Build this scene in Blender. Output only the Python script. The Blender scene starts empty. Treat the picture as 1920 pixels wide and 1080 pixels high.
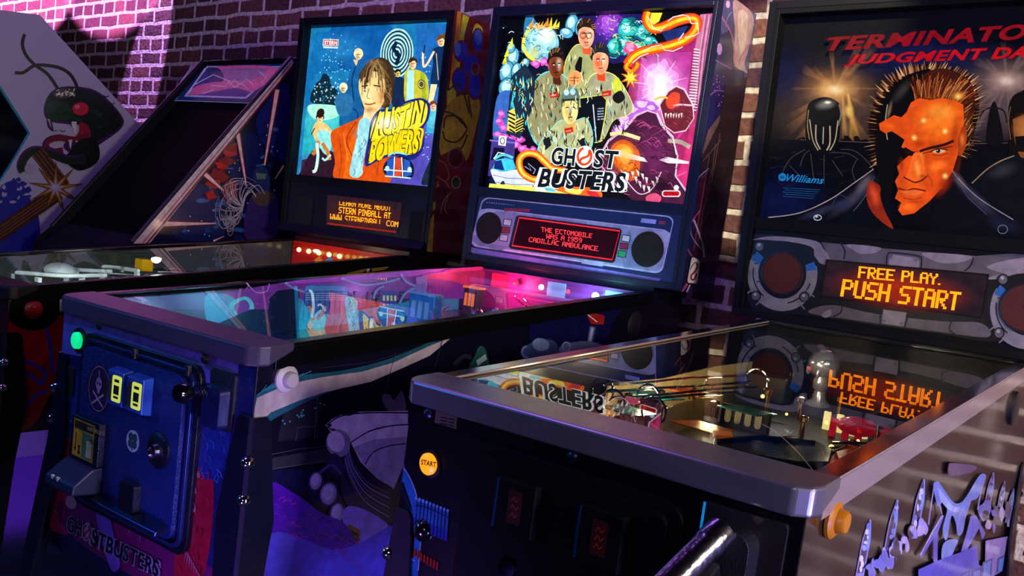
import bpy, bmesh, math, random
from mathutils import Vector, Matrix
from mathutils.geometry import tessellate_polygon
random.seed(7)
S = bpy.context.scene
C = S.collection
PI = math.pi

# ------------------------------------------------------------------ camera
W, H = 1920, 1080
CAM = Vector((0.5847, -0.9132, 1.1903)); YAW, PITCH, ROLL, FPX = 0.6698, -0.112, 0.1265, 1684.1
PPX, PPY = 960 - 19.3, 540 + 96.4           # principal point, pixels
_cy, _sy, _cp, _sp = math.cos(YAW), math.sin(YAW), math.cos(PITCH), math.sin(PITCH)
FWD = Vector((-_sy*_cp, _cy*_cp, _sp)); _r = Vector((_cy, _sy, 0)); _u = _r.cross(FWD)
RIGHT = math.cos(ROLL)*_r + math.sin(ROLL)*_u; UP = -math.sin(ROLL)*_r + math.cos(ROLL)*_u
cd = bpy.data.cameras.new('camera'); cam = bpy.data.objects.new('camera', cd); C.objects.link(cam)
cd.sensor_width = 36; cd.lens = FPX/W*36; cd.shift_x = 19.3/W; cd.shift_y = 96.4/W
cd.clip_start = 0.02; cd.clip_end = 60
m = Matrix((RIGHT, UP, -FWD)).transposed().to_4x4(); m.translation = CAM; cam.matrix_world = m
S.camera = cam

# ------------------------------------------------------------------ world, lights, exposure
S.view_settings.view_transform = 'Standard'; S.view_settings.look = 'None'
S.view_settings.exposure = 0.0; S.view_settings.gamma = 1.0; S.view_settings.use_curve_mapping = False
S.cycles.use_denoising = True; S.cycles.max_bounces = 6; S.cycles.sample_clamp_indirect = 4
S.cycles.transparent_max_bounces = 24
w = bpy.data.worlds.new('world'); S.world = w; w.use_nodes = True
w.node_tree.nodes['Background'].inputs[0].default_value = (0.012, 0.006, 0.05, 1)
w.node_tree.nodes['Background'].inputs[1].default_value = 0.1

def light(name, kind, loc, target, color, power, size=0.1, spot=60, blend=0.15, sy=None):
    d = bpy.data.lights.new(name, kind); o = bpy.data.objects.new(name, d); C.objects.link(o)
    o.location = loc; d.color = color; d.energy = power
    o.rotation_euler = (Vector(target) - Vector(loc)).to_track_quat('-Z', 'Y').to_euler()
    if kind == 'SPOT': d.spot_size = math.radians(spot); d.spot_blend = blend; d.shadow_soft_size = size
    elif kind == 'AREA':
        d.size = size
        if sy: d.shape = 'RECTANGLE'; d.size_y = sy
    else: d.shadow_soft_size = size
    return o
light('violet_wall_spot', 'SPOT', (-3.62, 1.28, 3.0), (-4.02, 1.62, 1.9), (0.5, 0.26, 1.0), 480, 0.01, 17, 0.25)
light('wall_top_wash', 'AREA', (-1.9, 0.95, 3.15), (-1.9, 1.62, 2.1), (0.45, 0.16, 1.0), 16, 1.8, sy=0.2)
light('pink_wall_spot', 'SPOT', (-5.4, -1.5, 3.1), (-5.45, 1.62, 2.85), (0.8, 0.24, 1.0), 4200, 0.02, 30, 0.12)
light('pink_wall_spot', 'SPOT', (-4.5, -1.5, 3.1), (-4.45, 1.62, 2.85), (0.72, 0.24, 1.0), 3000, 0.02, 30, 0.12)
light('warm_wall_spot', 'SPOT', (0.65, -1.05, 2.6), (-0.55, 1.62, 1.62), (1.0, 0.9, 0.66), 800, 0.04, 13, 0.3)
light('warm_right_spot', 'SPOT', (1.5, 0.0, 2.9), (1.3, 1.62, 1.2), (1.0, 0.76, 0.34), 210, 0.1, 80, 0.6)
light('front_fill', 'AREA', (0.95, -2.6, 1.7), (-0.5, 0.3, 0.8), (0.78, 0.68, 1.0), 10, 0.5)
light('side_fill', 'AREA', (2.6, -0.2, 1.7), (-1.2, 0.9, 1.3), (1.0, 0.84, 0.82), 66, 0.5)
light('blue_front_wash', 'AREA', (-2.3, -1.6, 1.75), (-0.95, 0.0, 0.85), (0.03, 0.26, 1.0), 15, 0.5)
light('violet_ceiling_wash', 'AREA', (-1.6, -0.9, 3.1), (-1.6, 1.0, 1.4), (0.45, 0.2, 1.0), 15, 0.9)
light('violet_floor_wash', 'SPOT', (-2.9, -0.5, 2.6), (-3.0, 0.45, 0.0), (0.25, 0.04, 1.0), 900, 0.1, 26, 0.5)
light('violet_side_wash', 'AREA', (1.7, -0.2, 0.45), (0.3, 0.3, 0.7), (0.3, 0.28, 1.0), 34, 0.4)
light('violet_low_wash', 'SPOT', (-0.32, -0.75, 0.35), (-0.5, 0.25, 0.62), (0.34, 0.14, 1.0), 34, 0.05, 70, 0.8)

# ------------------------------------------------------------------ helpers
def lin(h):
    if isinstance(h, (tuple, list)): return tuple(h[:3])
    h = h.lstrip('#'); v = [int(h[i:i+2], 16)/255 for i in (0, 2, 4)]
    return tuple(c/12.92 if c <= 0.04045 else ((c+0.055)/1.055)**2.4 for c in v)
MC = {}
def mat(name, col='#808080', rough=0.5, metal=0.0, emit=0.0, spec=0.5, bump=0.0, bscale=300.0, alpha=1.0, coat=0.0):
    if name in MC: return MC[name]
    mt = bpy.data.materials.new(name); mt.use_nodes = True; nt = mt.node_tree; b = nt.nodes['Principled BSDF']
    c = lin(col) + (1,)
    b.inputs['Base Color'].default_value = c; b.inputs['Roughness'].default_value = rough
    b.inputs['Metallic'].default_value = metal; b.inputs['Specular IOR Level'].default_value = spec
    b.inputs['Coat Weight'].default_value = coat; b.inputs['Coat Roughness'].default_value = 0.1
    if emit: b.inputs['Emission Color'].default_value = c; b.inputs['Emission Strength'].default_value = emit
    if alpha < 1: b.inputs['Alpha'].default_value = alpha
    tc = nt.nodes.new('ShaderNodeTexCoord'); n = nt.nodes.new('ShaderNodeTexNoise'); n.inputs['Scale'].default_value = bscale
    nt.links.new(tc.outputs['Object'], n.inputs['Vector'])
    if bump:
        bp = nt.nodes.new('ShaderNodeBump'); bp.inputs['Strength'].default_value = bump; bp.inputs['Distance'].default_value = 0.002
        nt.links.new(n.outputs['Fac'], bp.inputs['Height']); nt.links.new(bp.outputs['Normal'], b.inputs['Normal'])
    else:   # faint wear in the gloss
        n.inputs['Scale'].default_value = 18; mr = nt.nodes.new('ShaderNodeMapRange')
        mr.inputs['To Min'].default_value = max(0.0, rough-0.05); mr.inputs['To Max'].default_value = min(1, rough+0.08)
        nt.links.new(n.outputs['Fac'], mr.inputs['Value']); nt.links.new(mr.outputs['Result'], b.inputs['Roughness'])
    MC[name] = mt; return mt
def printmat(name, emit=0.0, rough=0.35, coat=0.0, metal=0.0, spec=0.5):
    """a surface printed in the colours stored on its faces; backlit when emit > 0"""
    if name in MC: return MC[name]
    mt = bpy.data.materials.new(name); mt.use_nodes = True; nt = mt.node_tree; b = nt.nodes['Principled BSDF']
    a = nt.nodes.new('ShaderNodeAttribute'); a.attribute_name = 'ink'
    tc = nt.nodes.new('ShaderNodeTexCoord'); n = nt.nodes.new('ShaderNodeTexNoise'); n.inputs['Scale'].default_value = 45; n.inputs['Detail'].default_value = 6
    mr = nt.nodes.new('ShaderNodeMapRange'); mr.inputs['From Min'].default_value = 0.3; mr.inputs['From Max'].default_value = 0.7
    mr.inputs['To Min'].default_value = 0.72; mr.inputs['To Max'].default_value = 1.15
    mx = nt.nodes.new('ShaderNodeVectorMath'); mx.operation = 'SCALE'
    nt.links.new(tc.outputs['Object'], n.inputs['Vector']); nt.links.new(n.outputs['Fac'], mr.inputs['Value'])
    nt.links.new(a.outputs['Color'], mx.inputs[0]); nt.links.new(mr.outputs['Result'], mx.inputs['Scale'])
    if emit:
        b.inputs['Base Color'].default_value = (0.002, 0.002, 0.002, 1)
        nt.links.new(mx.outputs[0], b.inputs['Emission Color']); b.inputs['Emission Strength'].default_value = emit
    else: nt.links.new(mx.outputs[0], b.inputs['Base Color'])
    b.inputs['Roughness'].default_value = rough; b.inputs['Coat Weight'].default_value = coat; b.inputs['Coat Roughness'].default_value = 0.1; b.inputs['Specular IOR Level'].default_value = spec
    b.inputs['Metallic'].default_value = metal
    nt.links.new(a.outputs['Alpha'], b.inputs['Alpha'])
    MC[name] = mt; return mt
def obj(name, bm, m, parent=None, smooth=False, bevel=0.0, seg=2):
    me = bpy.data.meshes.new(name); bmesh.ops.recalc_face_normals(bm, faces=bm.faces); bm.to_mesh(me); bm.free()
    for x in (m if isinstance(m, (list, tuple)) else [m]): me.materials.append(x)
    o = bpy.data.objects.new(name, me); C.objects.link(o)
    if parent: o.parent = parent
    if smooth:
        for p in me.polygons: p.use_smooth = True
        if hasattr(me, 'set_sharp_from_angle'): me.set_sharp_from_angle(angle=math.radians(40))
    if bevel:
        b = o.modifiers.new('bevel', 'BEVEL'); b.width = bevel; b.segments = seg; b.limit_method = 'ANGLE'
    return o
def thing(name, label, cat, loc=(0, 0, 0), rz=0, group=None):
    o = bpy.data.objects.new(name, None); C.objects.link(o); o.empty_display_size = 0.1
    o.location = loc; o.rotation_euler = (0, 0, rz); o['label'] = label; o['category'] = cat
    if group: o['group'] = group
    return o
def B(): return bmesh.new()
def box(bm, x0, x1, y0, y1, z0, z1):
    v = [bm.verts.new(p) for p in ((x0,y0,z0),(x1,y0,z0),(x1,y1,z0),(x0,y1,z0),(x0,y0,z1),(x1,y0,z1),(x1,y1,z1),(x0,y1,z1))]
    for f in ((0,3,2,1),(4,5,6,7),(0,1,5,4),(1,2,6,5),(2,3,7,6),(3,0,4,7)): bm.faces.new([v[i] for i in f])
    return bm
def prism(bm, pts, fa, fb):
    """pts: outline; fa / fb map an outline point to the two end faces"""
    a = [bm.verts.new(fa(p)) for p in pts]; b = [bm.verts.new(fb(p)) for p in pts]; n = len(pts)
    for i in range(n): bm.faces.new((a[i], a[(i+1) % n], b[(i+1) % n], b[i]))
    for t in tessellate_polygon([[Vector((p[0], p[1], 0)) for p in pts]]):
        bm.faces.new([a[i] for i in t]); bm.faces.new([b[i] for i in reversed(t)])
    return bm
def prx(bm, pts, x0, x1): return prism(bm, pts, lambda p: (x0, p[0], p[1]), lambda p: (x1, p[0], p[1]))     # pts (y,z)
def pry(bm, pts, y0, y1): return prism(bm, pts, lambda p: (p[0], y0, p[1]), lambda p: (p[0], y1, p[1]))     # pts (x,z)
def prz(bm, pts, z0, z1): return prism(bm, pts, lambda p: (p[0], p[1], z0), lambda p: (p[0], p[1], z1))
def cyl(bm, a, b, r, r2=None, n=20):
    a, b = Vector(a), Vector(b); r2 = r if r2 is None else r2; d = (b-a).normalized()
    u = d.orthogonal().normalized(); v = d.cross(u)
    A = [bm.verts.new(a + r*(math.cos(t)*u + math.sin(t)*v)) for t in (2*PI*i/n for i in range(n))]
    Bv = [bm.verts.new(b + r2*(math.cos(t)*u + math.sin(t)*v)) for t in (2*PI*i/n for i in range(n))]
    for i in range(n): bm.faces.new((A[i], A[(i+1) % n], Bv[(i+1) % n], Bv[i]))
    bm.faces.new(A[::-1]); bm.faces.new(Bv); return bm
def lathe(bm, a, d, prof, n=24):
    """prof: (distance along d, radius)"""
    a, d = Vector(a), Vector(d).normalized(); u = d.orthogonal().normalized(); v = d.cross(u); R = []
    for t, r in prof: R.append([bm.verts.new(a + t*d + max(r, 1e-5)*(math.cos(k)*u + math.sin(k)*v)) for k in (2*PI*i/n for i in range(n))])
    for p, q in zip(R, R[1:]):
        for i in range(n): bm.faces.new((p[i], p[(i+1) % n], q[(i+1) % n], q[i]))
    bm.faces.new(R[0][::-1]); bm.faces.new(R[-1]); return bm
def tube(bm, pts, r, n=8):
    pts = [Vector(p) for p in pts]; R = []
    for i, p in enumerate(pts):
        d = (pts[min(i+1, len(pts)-1)] - pts[max(i-1, 0)]).normalized()
        u = d.cross(Vector((0.1, 0.2, 1))).normalized(); v = d.cross(u)
        R.append([bm.verts.new(p + r*(math.cos(k)*u + math.sin(k)*v)) for k in (2*PI*j/n for j in range(n))])
    for p, q in zip(R, R[1:]):
        for i in range(n): bm.faces.new((p[i], p[(i+1) % n], q[(i+1) % n], q[i]))
    bm.faces.new(R[0][::-1]); bm.faces.new(R[-1]); return bm
def ball(bm, c, r, sx=1, sy=1, sz=1, n=16):
    bmesh.ops.create_uvsphere(bm, u_segments=n, v_segments=n//2+2, radius=r, matrix=Matrix.Translation(c) @ Matrix.Diagonal((sx, sy, sz, 1)))
    return bm
def rrect(x0, x1, z0, z1, r, n=5):
    out = []
    for cx, cz, a in ((x1-r, z1-r, 0), (x0+r, z1-r, 90), (x0+r, z0+r, 180), (x1-r, z0+r, 270)):
        for i in range(n+1):
            t = math.radians(a + 90*i/n); out.append((cx+r*math.cos(t), cz+r*math.sin(t)))
    return out
def spline(pts, closed=False, k=6):
    n = len(pts); out = []
    for i in range(n if closed else n-1):
        g = lambda j: pts[j % n] if closed else pts[min(max(j, 0), n-1)]
        p0, p1, p2, p3 = g(i-1), g(i), g(i+1), g(i+2)
        for s in range(k):
            t = s/k
            out.append(tuple(0.5*((2*b) + (-a+c)*t + (2*a-5*b+4*c-d)*t*t + (-a+3*b-3*c+d)*t**3) for a, b, c, d in zip(p0, p1, p2, p3)))
    if not closed: out.append(tuple(pts[-1]))
    return out
def P(s): return [tuple(float(v) for v in q.split(',')) for q in s.split()]

FONT = {'A':'01110 10001 10001 11111 10001 10001 10001','B':'11110 10001 10001 11110 10001 10001 11110','C':'01111 10000 10000 10000 10000 10000 01111',
'D':'11110 10001 10001 10001 10001 10001 11110','E':'11111 10000 10000 11110 10000 10000 11111','F':'11111 10000 10000 11110 10000 10000 10000',
'H':'10001 10001 10001 11111 10001 10001 10001','I':'111 010 010 010 010 010 111','L':'10000 10000 10000 10000 10000 10000 11111',
'M':'10001 11011 10101 10101 10001 10001 10001','N':'10001 11001 10101 10101 10011 10001 10001','O':'01110 10001 10001 10001 10001 10001 01110',
'P':'11110 10001 10001 11110 10000 10000 10000','R':'11110 10001 10001 11110 10100 10010 10001','S':'01111 10000 10000 01110 00001 00001 11110',
'T':'11111 00100 00100 00100 00100 00100 00100','U':'10001 10001 10001 10001 10001 10001 01110','W':'10001 10001 10001 10101 10101 11011 10001',
'Y':'10001 10001 01010 00100 00100 00100 00100','1':'010 110 010 010 010 010 111','9':'01110 10001 10001 01111 00001 00001 01110',
'5':'11111 10000 11110 00001 00001 10001 01110','.':'0 0 0 0 0 0 1',' ':'000 000 000 000 000 000 000'}
TXT = {}
def glyphs(s, bold=0.0, shear=0.0):
    """triangles of a word in the built-in typeface, fitted to the unit square"""
    k = (s, bold, shear)
    if k in TXT: return TXT[k]
    c = bpy.data.curves.new('t', 'FONT'); c.body = s; c.offset = bold; c.shear = shear; c.resolution_u = 4; c.space_character = 1.0 + bold*2.2
    o = bpy.data.objects.new('t', c); C.objects.link(o); bpy.context.view_layer.update()
    me = o.evaluated_get(bpy.context.evaluated_depsgraph_get()).to_mesh(); me.calc_loop_triangles()
    V = [(v.co.x, v.co.y) for v in me.vertices]; T = [tuple(t.vertices) for t in me.loop_triangles]
    o.evaluated_get(bpy.context.evaluated_depsgraph_get()).to_mesh_clear(); bpy.data.objects.remove(o); bpy.data.curves.remove(c)
    x0, x1 = min(v[0] for v in V), max(v[0] for v in V); y0, y1 = min(v[1] for v in V), max(v[1] for v in V)
    TXT[k] = ([((x-x0)/(x1-x0), (y-y0)/(y1-y0)) for x, y in V], T, x1-x0, y1-y0); return TXT[k]
def quadmap(q):
    """q: pixel corners top-left, top-right, bottom-right, bottom-left; (s,t) with t up"""
    tl, tr, br, bl = q
    return lambda s, t: tuple((1-s)*(1-t)*bl[i] + s*(1-t)*br[i] + s*t*tr[i] + (1-s)*t*tl[i] for i in (0, 1))

class Plane:
    """a flat face of a thing, in world space; px(u,v) is where the photograph's pixel falls on it"""
    def __init__(s, root, o, n):
        s.M = Matrix.Translation(root.location) @ Matrix.Rotation(root.rotation_euler.z, 4, 'Z'); s.Mi = s.M.inverted()
        s.o = s.M @ Vector(o); s.n = (s.M.to_3x3() @ Vector(n)).normalized()
        if (CAM - s.o).dot(s.n) < 0: s.n = -s.n
    def px(s, u, v, off=0.0):
        d = (u-PPX)/FPX*RIGHT - (v-PPY)/FPX*UP + FWD
        t = ((s.o + s.n*off - CAM).dot(s.n))/d.dot(s.n); return s.Mi @ (CAM + t*d)
class Art:
    """printed artwork: flat coloured shapes laid over each other on a Plane, one mesh"""
    STEP = 3e-5
    def __init__(s, plane, base=0.0003, clip=None):
        s.clip = clip; s.pl = plane; s.off = base; s.V = []; s.F = []; s.K = []
    def tri(s, pts2, tris, col):
        b = len(s.V); s.V += [s.cl(s.pl.px(u, v, s.off)) for u, v in pts2]; c = lin(col)
        for t in tris: s.F.append(tuple(b+i for i in t)); s.K.append(c)
        s.off += s.STEP
    def cl(s, p):               # keep the print on its panel: clip is (axis, low, high, z low, z high or function)
        if s.clip:
            ax, a0, a1, z0, z1 = s.clip; p[ax] = min(max(p[ax], a0), a1); p.z = min(max(p.z, z0), z1(p[ax]) if callable(z1) else z1)
        return p
    def glow(s, x, y, rx, ry, col, al=0.8, ang=0, n=26, core=0.0):
        """soft round patch of ink, thinning out to nothing"""
        a = math.radians(ang); ca, sa = math.cos(a), math.sin(a); c = lin(col); b = len(s.V); prev = None
        R = [(0.0, al), (0.3, al*(0.82+core*.18)), (0.6, al*(0.36+core*.4)), (0.82, al*0.1), (1.0, 0.0)]
        f = lambda r, t: s.cl(s.pl.px(x+rx*r*math.cos(t)*ca-ry*r*math.sin(t)*sa, y+rx*r*math.cos(t)*sa+ry*r*math.sin(t)*ca, s.off))
        for (r0, a0), (r1, a1) in zip(R, R[1:]):
            for i in range(n):
                t0, t1 = 2*PI*i/n, 2*PI*(i+1)/n; k = len(s.V); s.V += [f(r0, t0), f(r1, t0), f(r1, t1), f(r0, t1)]
                if r0 == 0: s.V.pop(); s.F.append((k, k+1, k+2)); s.K.append([c+(a0,), c+(a1,), c+(a1,)])
                else: s.F.append((k, k+1, k+2, k+3)); s.K.append([c+(a0,), c+(a1,), c+(a1,), c+(a0,)])
        s.off += s.STEP
    def ray(s, x0, y0, x1, y1, w0, w1, col, al=0.8):
        """soft-edged streak fading along its length"""
        c = lin(col); dx, dy = x1-x0, y1-y0; L = math.hypot(dx, dy) or 1; nx, ny = -dy/L, dx/L
        for t0, t1, q0, q1 in ((0, .5, 1, .6), (.5, 1, .6, 0)):
            for sd in (-1, 1):
                k = len(s.V); pts = []
                for t, sgn in ((t0, 0), (t1, 0), (t1, sd), (t0, sd)):
                    w = w0+(w1-w0)*t; pts.append(s.cl(s.pl.px(x0+dx*t+nx*w*sgn/2, y0+dy*t+ny*w*sgn/2, s.off)))
                s.V += pts; s.F.append((k, k+1, k+2, k+3)); s.K.append([c+(al*q0,), c+(al*q1,), c+(0.0,), c+(0.0,)])
        s.off += s.STEP
    def loc(s, pts3, col):     # a polygon given in the thing's own coordinates
        b = len(s.V); nl = s.pl.Mi.to_3x3() @ s.pl.n
        s.V += [Vector(p) + nl*s.off for p in pts3]; s.F.append(tuple(range(b, b+len(pts3)))); s.K.append(lin(col)); s.off += s.STEP
    def poly(s, pts, col, sm=False):
        if isinstance(pts, str): pts = P(pts)
        if sm: pts = spline(pts, True)
        s.tri(pts, [tuple(t) for t in tessellate_polygon([[Vector((p[0], p[1], 0)) for p in pts]])], col)
    def line(s, pts, w, col, sm=False, taper=False):
        if isinstance(pts, str): pts = P(pts)
        if sm: pts = spline(pts)
        L, n = [], len(pts)
        for i, p in enumerate(pts):
            a, b = pts[max(i-1, 0)], pts[min(i+1, n-1)]; dx, dy = b[0]-a[0], b[1]-a[1]; d = math.hypot(dx, dy) or 1
            k = w/2*((1-i/(n-1)*0.85) if taper else 1); L += [(p[0]-dy/d*k, p[1]+dx/d*k), (p[0]+dy/d*k, p[1]-dx/d*k)]
        s.tri(L, [t for i in range(n-1) for t in ((2*i, 2*i+1, 2*i+3), (2*i, 2*i+3, 2*i+2))], col)
    def ell(s, x, y, rx, ry, col, ang=0, n=28):
        a = math.radians(ang); ca, sa = math.cos(a), math.sin(a)
        pts = [(x+rx*math.cos(t)*ca-ry*math.sin(t)*sa, y+rx*math.cos(t)*sa+ry*math.sin(t)*ca) for t in (2*PI*i/n for i in range(n))]
        s.tri(pts, [(0, i, i+1) for i in range(1, n-1)], col)
    def ring(s, x, y, rx, ry, w, col, ang=0, a0=0, a1=360):
        a = math.radians(ang); ca, sa = math.cos(a), math.sin(a)
        s.line([(x+rx*math.cos(t)*ca-ry*math.sin(t)*sa, y+rx*math.cos(t)*sa+ry*math.sin(t)*ca) for t in (math.radians(a0+(a1-a0)*i/36) for i in range(37))], w, col)
    def text(s, t, q, col, bold=0.0, shear=0.0, outline=None, ow=0.05, warp=None):
        if isinstance(q, str): q = P(q)
        V, T, gw, gh = glyphs(t, bold, shear); f = quadmap(q)
        if outline:
            V2, T2, w2, h2 = glyphs(t, bold+ow, shear)
            gx, gy = (w2-gw)/gw/2, (h2-gh)/gh/2
            g = lambda a, b: f(a*(1+2*gx)-gx, b*(1+2*gy)-gy)
            s.tri([g(a, warp(a, b) if warp else b) for a, b in V2], T2, outline)
        s.tri([f(a, warp(a, b) if warp else b) for a, b in V], T, col)
    def dots(s, t, q, col, sub=1, rows=(0, 7), gap=0.12, fat=0.15):
        """dot-matrix lettering"""
        if isinstance(q, str): q = P(q)
        f = quadmap(q); x = 0; cells = []
        for ch in t:
            R = FONT[ch].split()
            for r in range(*rows):
                for c, v in enumerate(R[r]):
                    if v == '1': cells.append((x+c, r))
            x += len(R[0])+1
        n = x-1+fat; nr = rows[1]-rows[0]; L, T = [], []
        for cx, r in cells:
            for i in range(sub):
                for j in range(sub):
                    g = gap/2/sub; w_ = 1+fat; a0 = (cx+i/sub*w_+g)/n; a1 = (cx+(i+1)/sub*w_-g)/n
                    b1 = 1-(r-rows[0]+j/sub+g)/nr; b0 = 1-(r-rows[0]+(j+1)/sub-g)/nr
                    k = len(L); L += [f(a0, b0), f(a1, b0), f(a1, b1), f(a0, b1)]; T += [(k, k+1, k+2), (k, k+2, k+3)]
        s.tri(L, T, col)
    def build(s, name, m, parent, label=None):
        me = bpy.data.meshes.new(name); me.from_pydata([tuple(v) for v in s.V], [], s.F); me.materials.append(m)
        at = me.color_attributes.new('ink', 'FLOAT_COLOR', 'CORNER'); i = 0; buf = []
        for f, c in zip(s.F, s.K):
            if isinstance(c, list):
                for q in c: buf += list(q)
            else: buf += list(c+(1.0,))*len(f)
        at.data.foreach_set('color', buf)
        o = bpy.data.objects.new(name, me); C.objects.link(o); o.parent = parent
        if label: o['label'] = label
        return o

black = mat('black_paint', '#050508', 0.5, spec=0.25); satin = mat('black_satin', '#0a0a10', 0.3, bump=0.15, bscale=900)
steel = mat('brushed_steel', '#8f8c92', 0.3, 1.0); darkmetal = mat('dark_steel', '#3a3a44', 0.35, 1.0); chrome = mat('chrome', '#d8d8dc', 0.08, 1.0)
blackmetal = mat('black_powder_coat', '#15161c', 0.38, 0.0, bump=0.4, bscale=700)
vinyl = printmat('printed_vinyl', 0, 0.3, 0.3); panelprint = printmat('printed_panel', 0, 0.4)
backlit = printmat('backlit_print', 1.3, 0.5, spec=0.05); backlit_dim = printmat('backlit_print_dim', 1.05, 0.5, spec=0.05); ledprint = printmat('lit_dots', 1.6, 0.5, spec=0.05); ledbright = printmat('lit_dots_bright', 3.2, 0.5, spec=0.05)
def glassmat():
    mt = bpy.data.materials.new('clear_glass'); mt.use_nodes = True; nt = mt.node_tree; nt.nodes.clear()
    o = nt.nodes.new('ShaderNodeOutputMaterial'); mx = nt.nodes.new('ShaderNodeMixShader'); fr = nt.nodes.new('ShaderNodeFresnel'); fr.inputs[0].default_value = 2.2
    t = nt.nodes.new('ShaderNodeBsdfTransparent'); t.inputs[0].default_value = (0.93, 0.95, 0.95, 1); g = nt.nodes.new('ShaderNodeBsdfGlossy'); g.inputs['Roughness'].default_value = 0.0
    nt.links.new(fr.outputs[0], mx.inputs[0]); nt.links.new(t.outputs[0], mx.inputs[1]); nt.links.new(g.outputs[0], mx.inputs[2]); nt.links.new(mx.outputs[0], o.inputs[0]); return mt
def clearmat():
    mt = bpy.data.materials.new('clear_glass_edge'); mt.use_nodes = True; nt = mt.node_tree; nt.nodes.clear()
    o = nt.nodes.new('ShaderNodeOutputMaterial'); t = nt.nodes.new('ShaderNodeBsdfTransparent'); t.inputs[0].default_value = (0.97, 0.98, 0.98, 1)
    nt.links.new(t.outputs[0], o.inputs[0]); return mt
glass, glassedge = glassmat(), clearmat()

# ------------------------------------------------------------------ the room
def wallmat():
    mt = bpy.data.materials.new('old_brick'); mt.use_nodes = True; nt = mt.node_tree; N = nt.nodes.new; L = nt.links.new; b = nt.nodes['Principled BSDF']
    tc = N('ShaderNodeTexCoord'); sp = N('ShaderNodeSeparateXYZ'); cb = N('ShaderNodeCombineXYZ'); L(tc.outputs['Object'], sp.inputs[0]); L(sp.outputs[0], cb.inputs[0]); L(sp.outputs[2], cb.inputs[1])
    n1 = N('ShaderNodeTexNoise'); n1.inputs['Scale'].default_value = 9; n1.inputs['Detail'].default_value = 4; L(tc.outputs['Object'], n1.inputs['Vector'])
    sc = N('ShaderNodeVectorMath'); sc.operation = 'MULTIPLY_ADD'; sc.inputs[1].default_value = (0.022, 0.022, 0); sc.inputs[2].default_value = (-0.011, -0.011, 0); L(n1.outputs['Color'], sc.inputs[0])
    ad = N('ShaderNodeVectorMath'); L(cb.outputs[0], ad.inputs[0]); L(sc.outputs[0], ad.inputs[1])
    br = N('ShaderNodeTexBrick'); L(ad.outputs[0], br.inputs['Vector']); br.inputs['Scale'].default_value = 1.0
    br.inputs['Brick Width'].default_value = 0.19; br.inputs['Row Height'].default_value = 0.0713; br.inputs['Mortar Size'].default_value = 0.0115
    br.inputs['Mortar Smooth'].default_value = 0.35; br.inputs['Color1'].default_value = lin('#744638')+(1,); br.inputs['Color2'].default_value = lin('#4c2a2a')+(1,)
    br.inputs['Mortar'].default_value = lin('#ccc0ac')+(1,); br.offset = 0.5; br.squash = 0.62; br.squash_frequency = 3
    n2 = N('ShaderNodeTexNoise'); n2.inputs['Scale'].default_value = 60; n2.inputs['Detail'].default_value = 8; L(tc.outputs['Object'], n2.inputs['Vector'])
    mr = N('ShaderNodeMapRange'); mr.inputs['From Min'].default_value = 0.3; mr.inputs['From Max'].default_value = 0.7; mr.inputs['To Min'].default_value = 0.55; mr.inputs['To Max'].default_value = 1.25; L(n2.outputs['Fac'], mr.inputs['Value'])
    ml = N('ShaderNodeVectorMath'); ml.operation = 'SCALE'; L(br.outputs['Color'], ml.inputs[0]); L(mr.outputs['Result'], ml.inputs['Scale']); L(ml.outputs[0], b.inputs['Base Color'])
    b.inputs['Roughness'].default_value = 0.85
    h = N('ShaderNodeMath'); h.operation = 'MULTIPLY_ADD'; h.inputs[1].default_value = -1.0; L(br.outputs['Fac'], h.inputs[0]); L(n2.outputs['Fac'], h.inputs[2])
    bp = N('ShaderNodeBump'); bp.inputs['Strength'].default_value = 0.9; bp.inputs['Distance'].default_value = 0.008; L(h.outputs[0], bp.inputs['Height']); L(bp.outputs[0], b.inputs['Normal'])
    return mt
o = obj('wall_back', box(B(), -7, 4.5, 1.62, 1.75, 0, 3.2), wallmat()); o['kind'] = 'structure'
o = obj('floor', box(B(), -7, 4.5, -3.5, 1.75, -0.1, 0), mat('dark_carpet', '#2c2840', 0.95, bump=1.0, bscale=160)); o['kind'] = 'structure'

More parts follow.
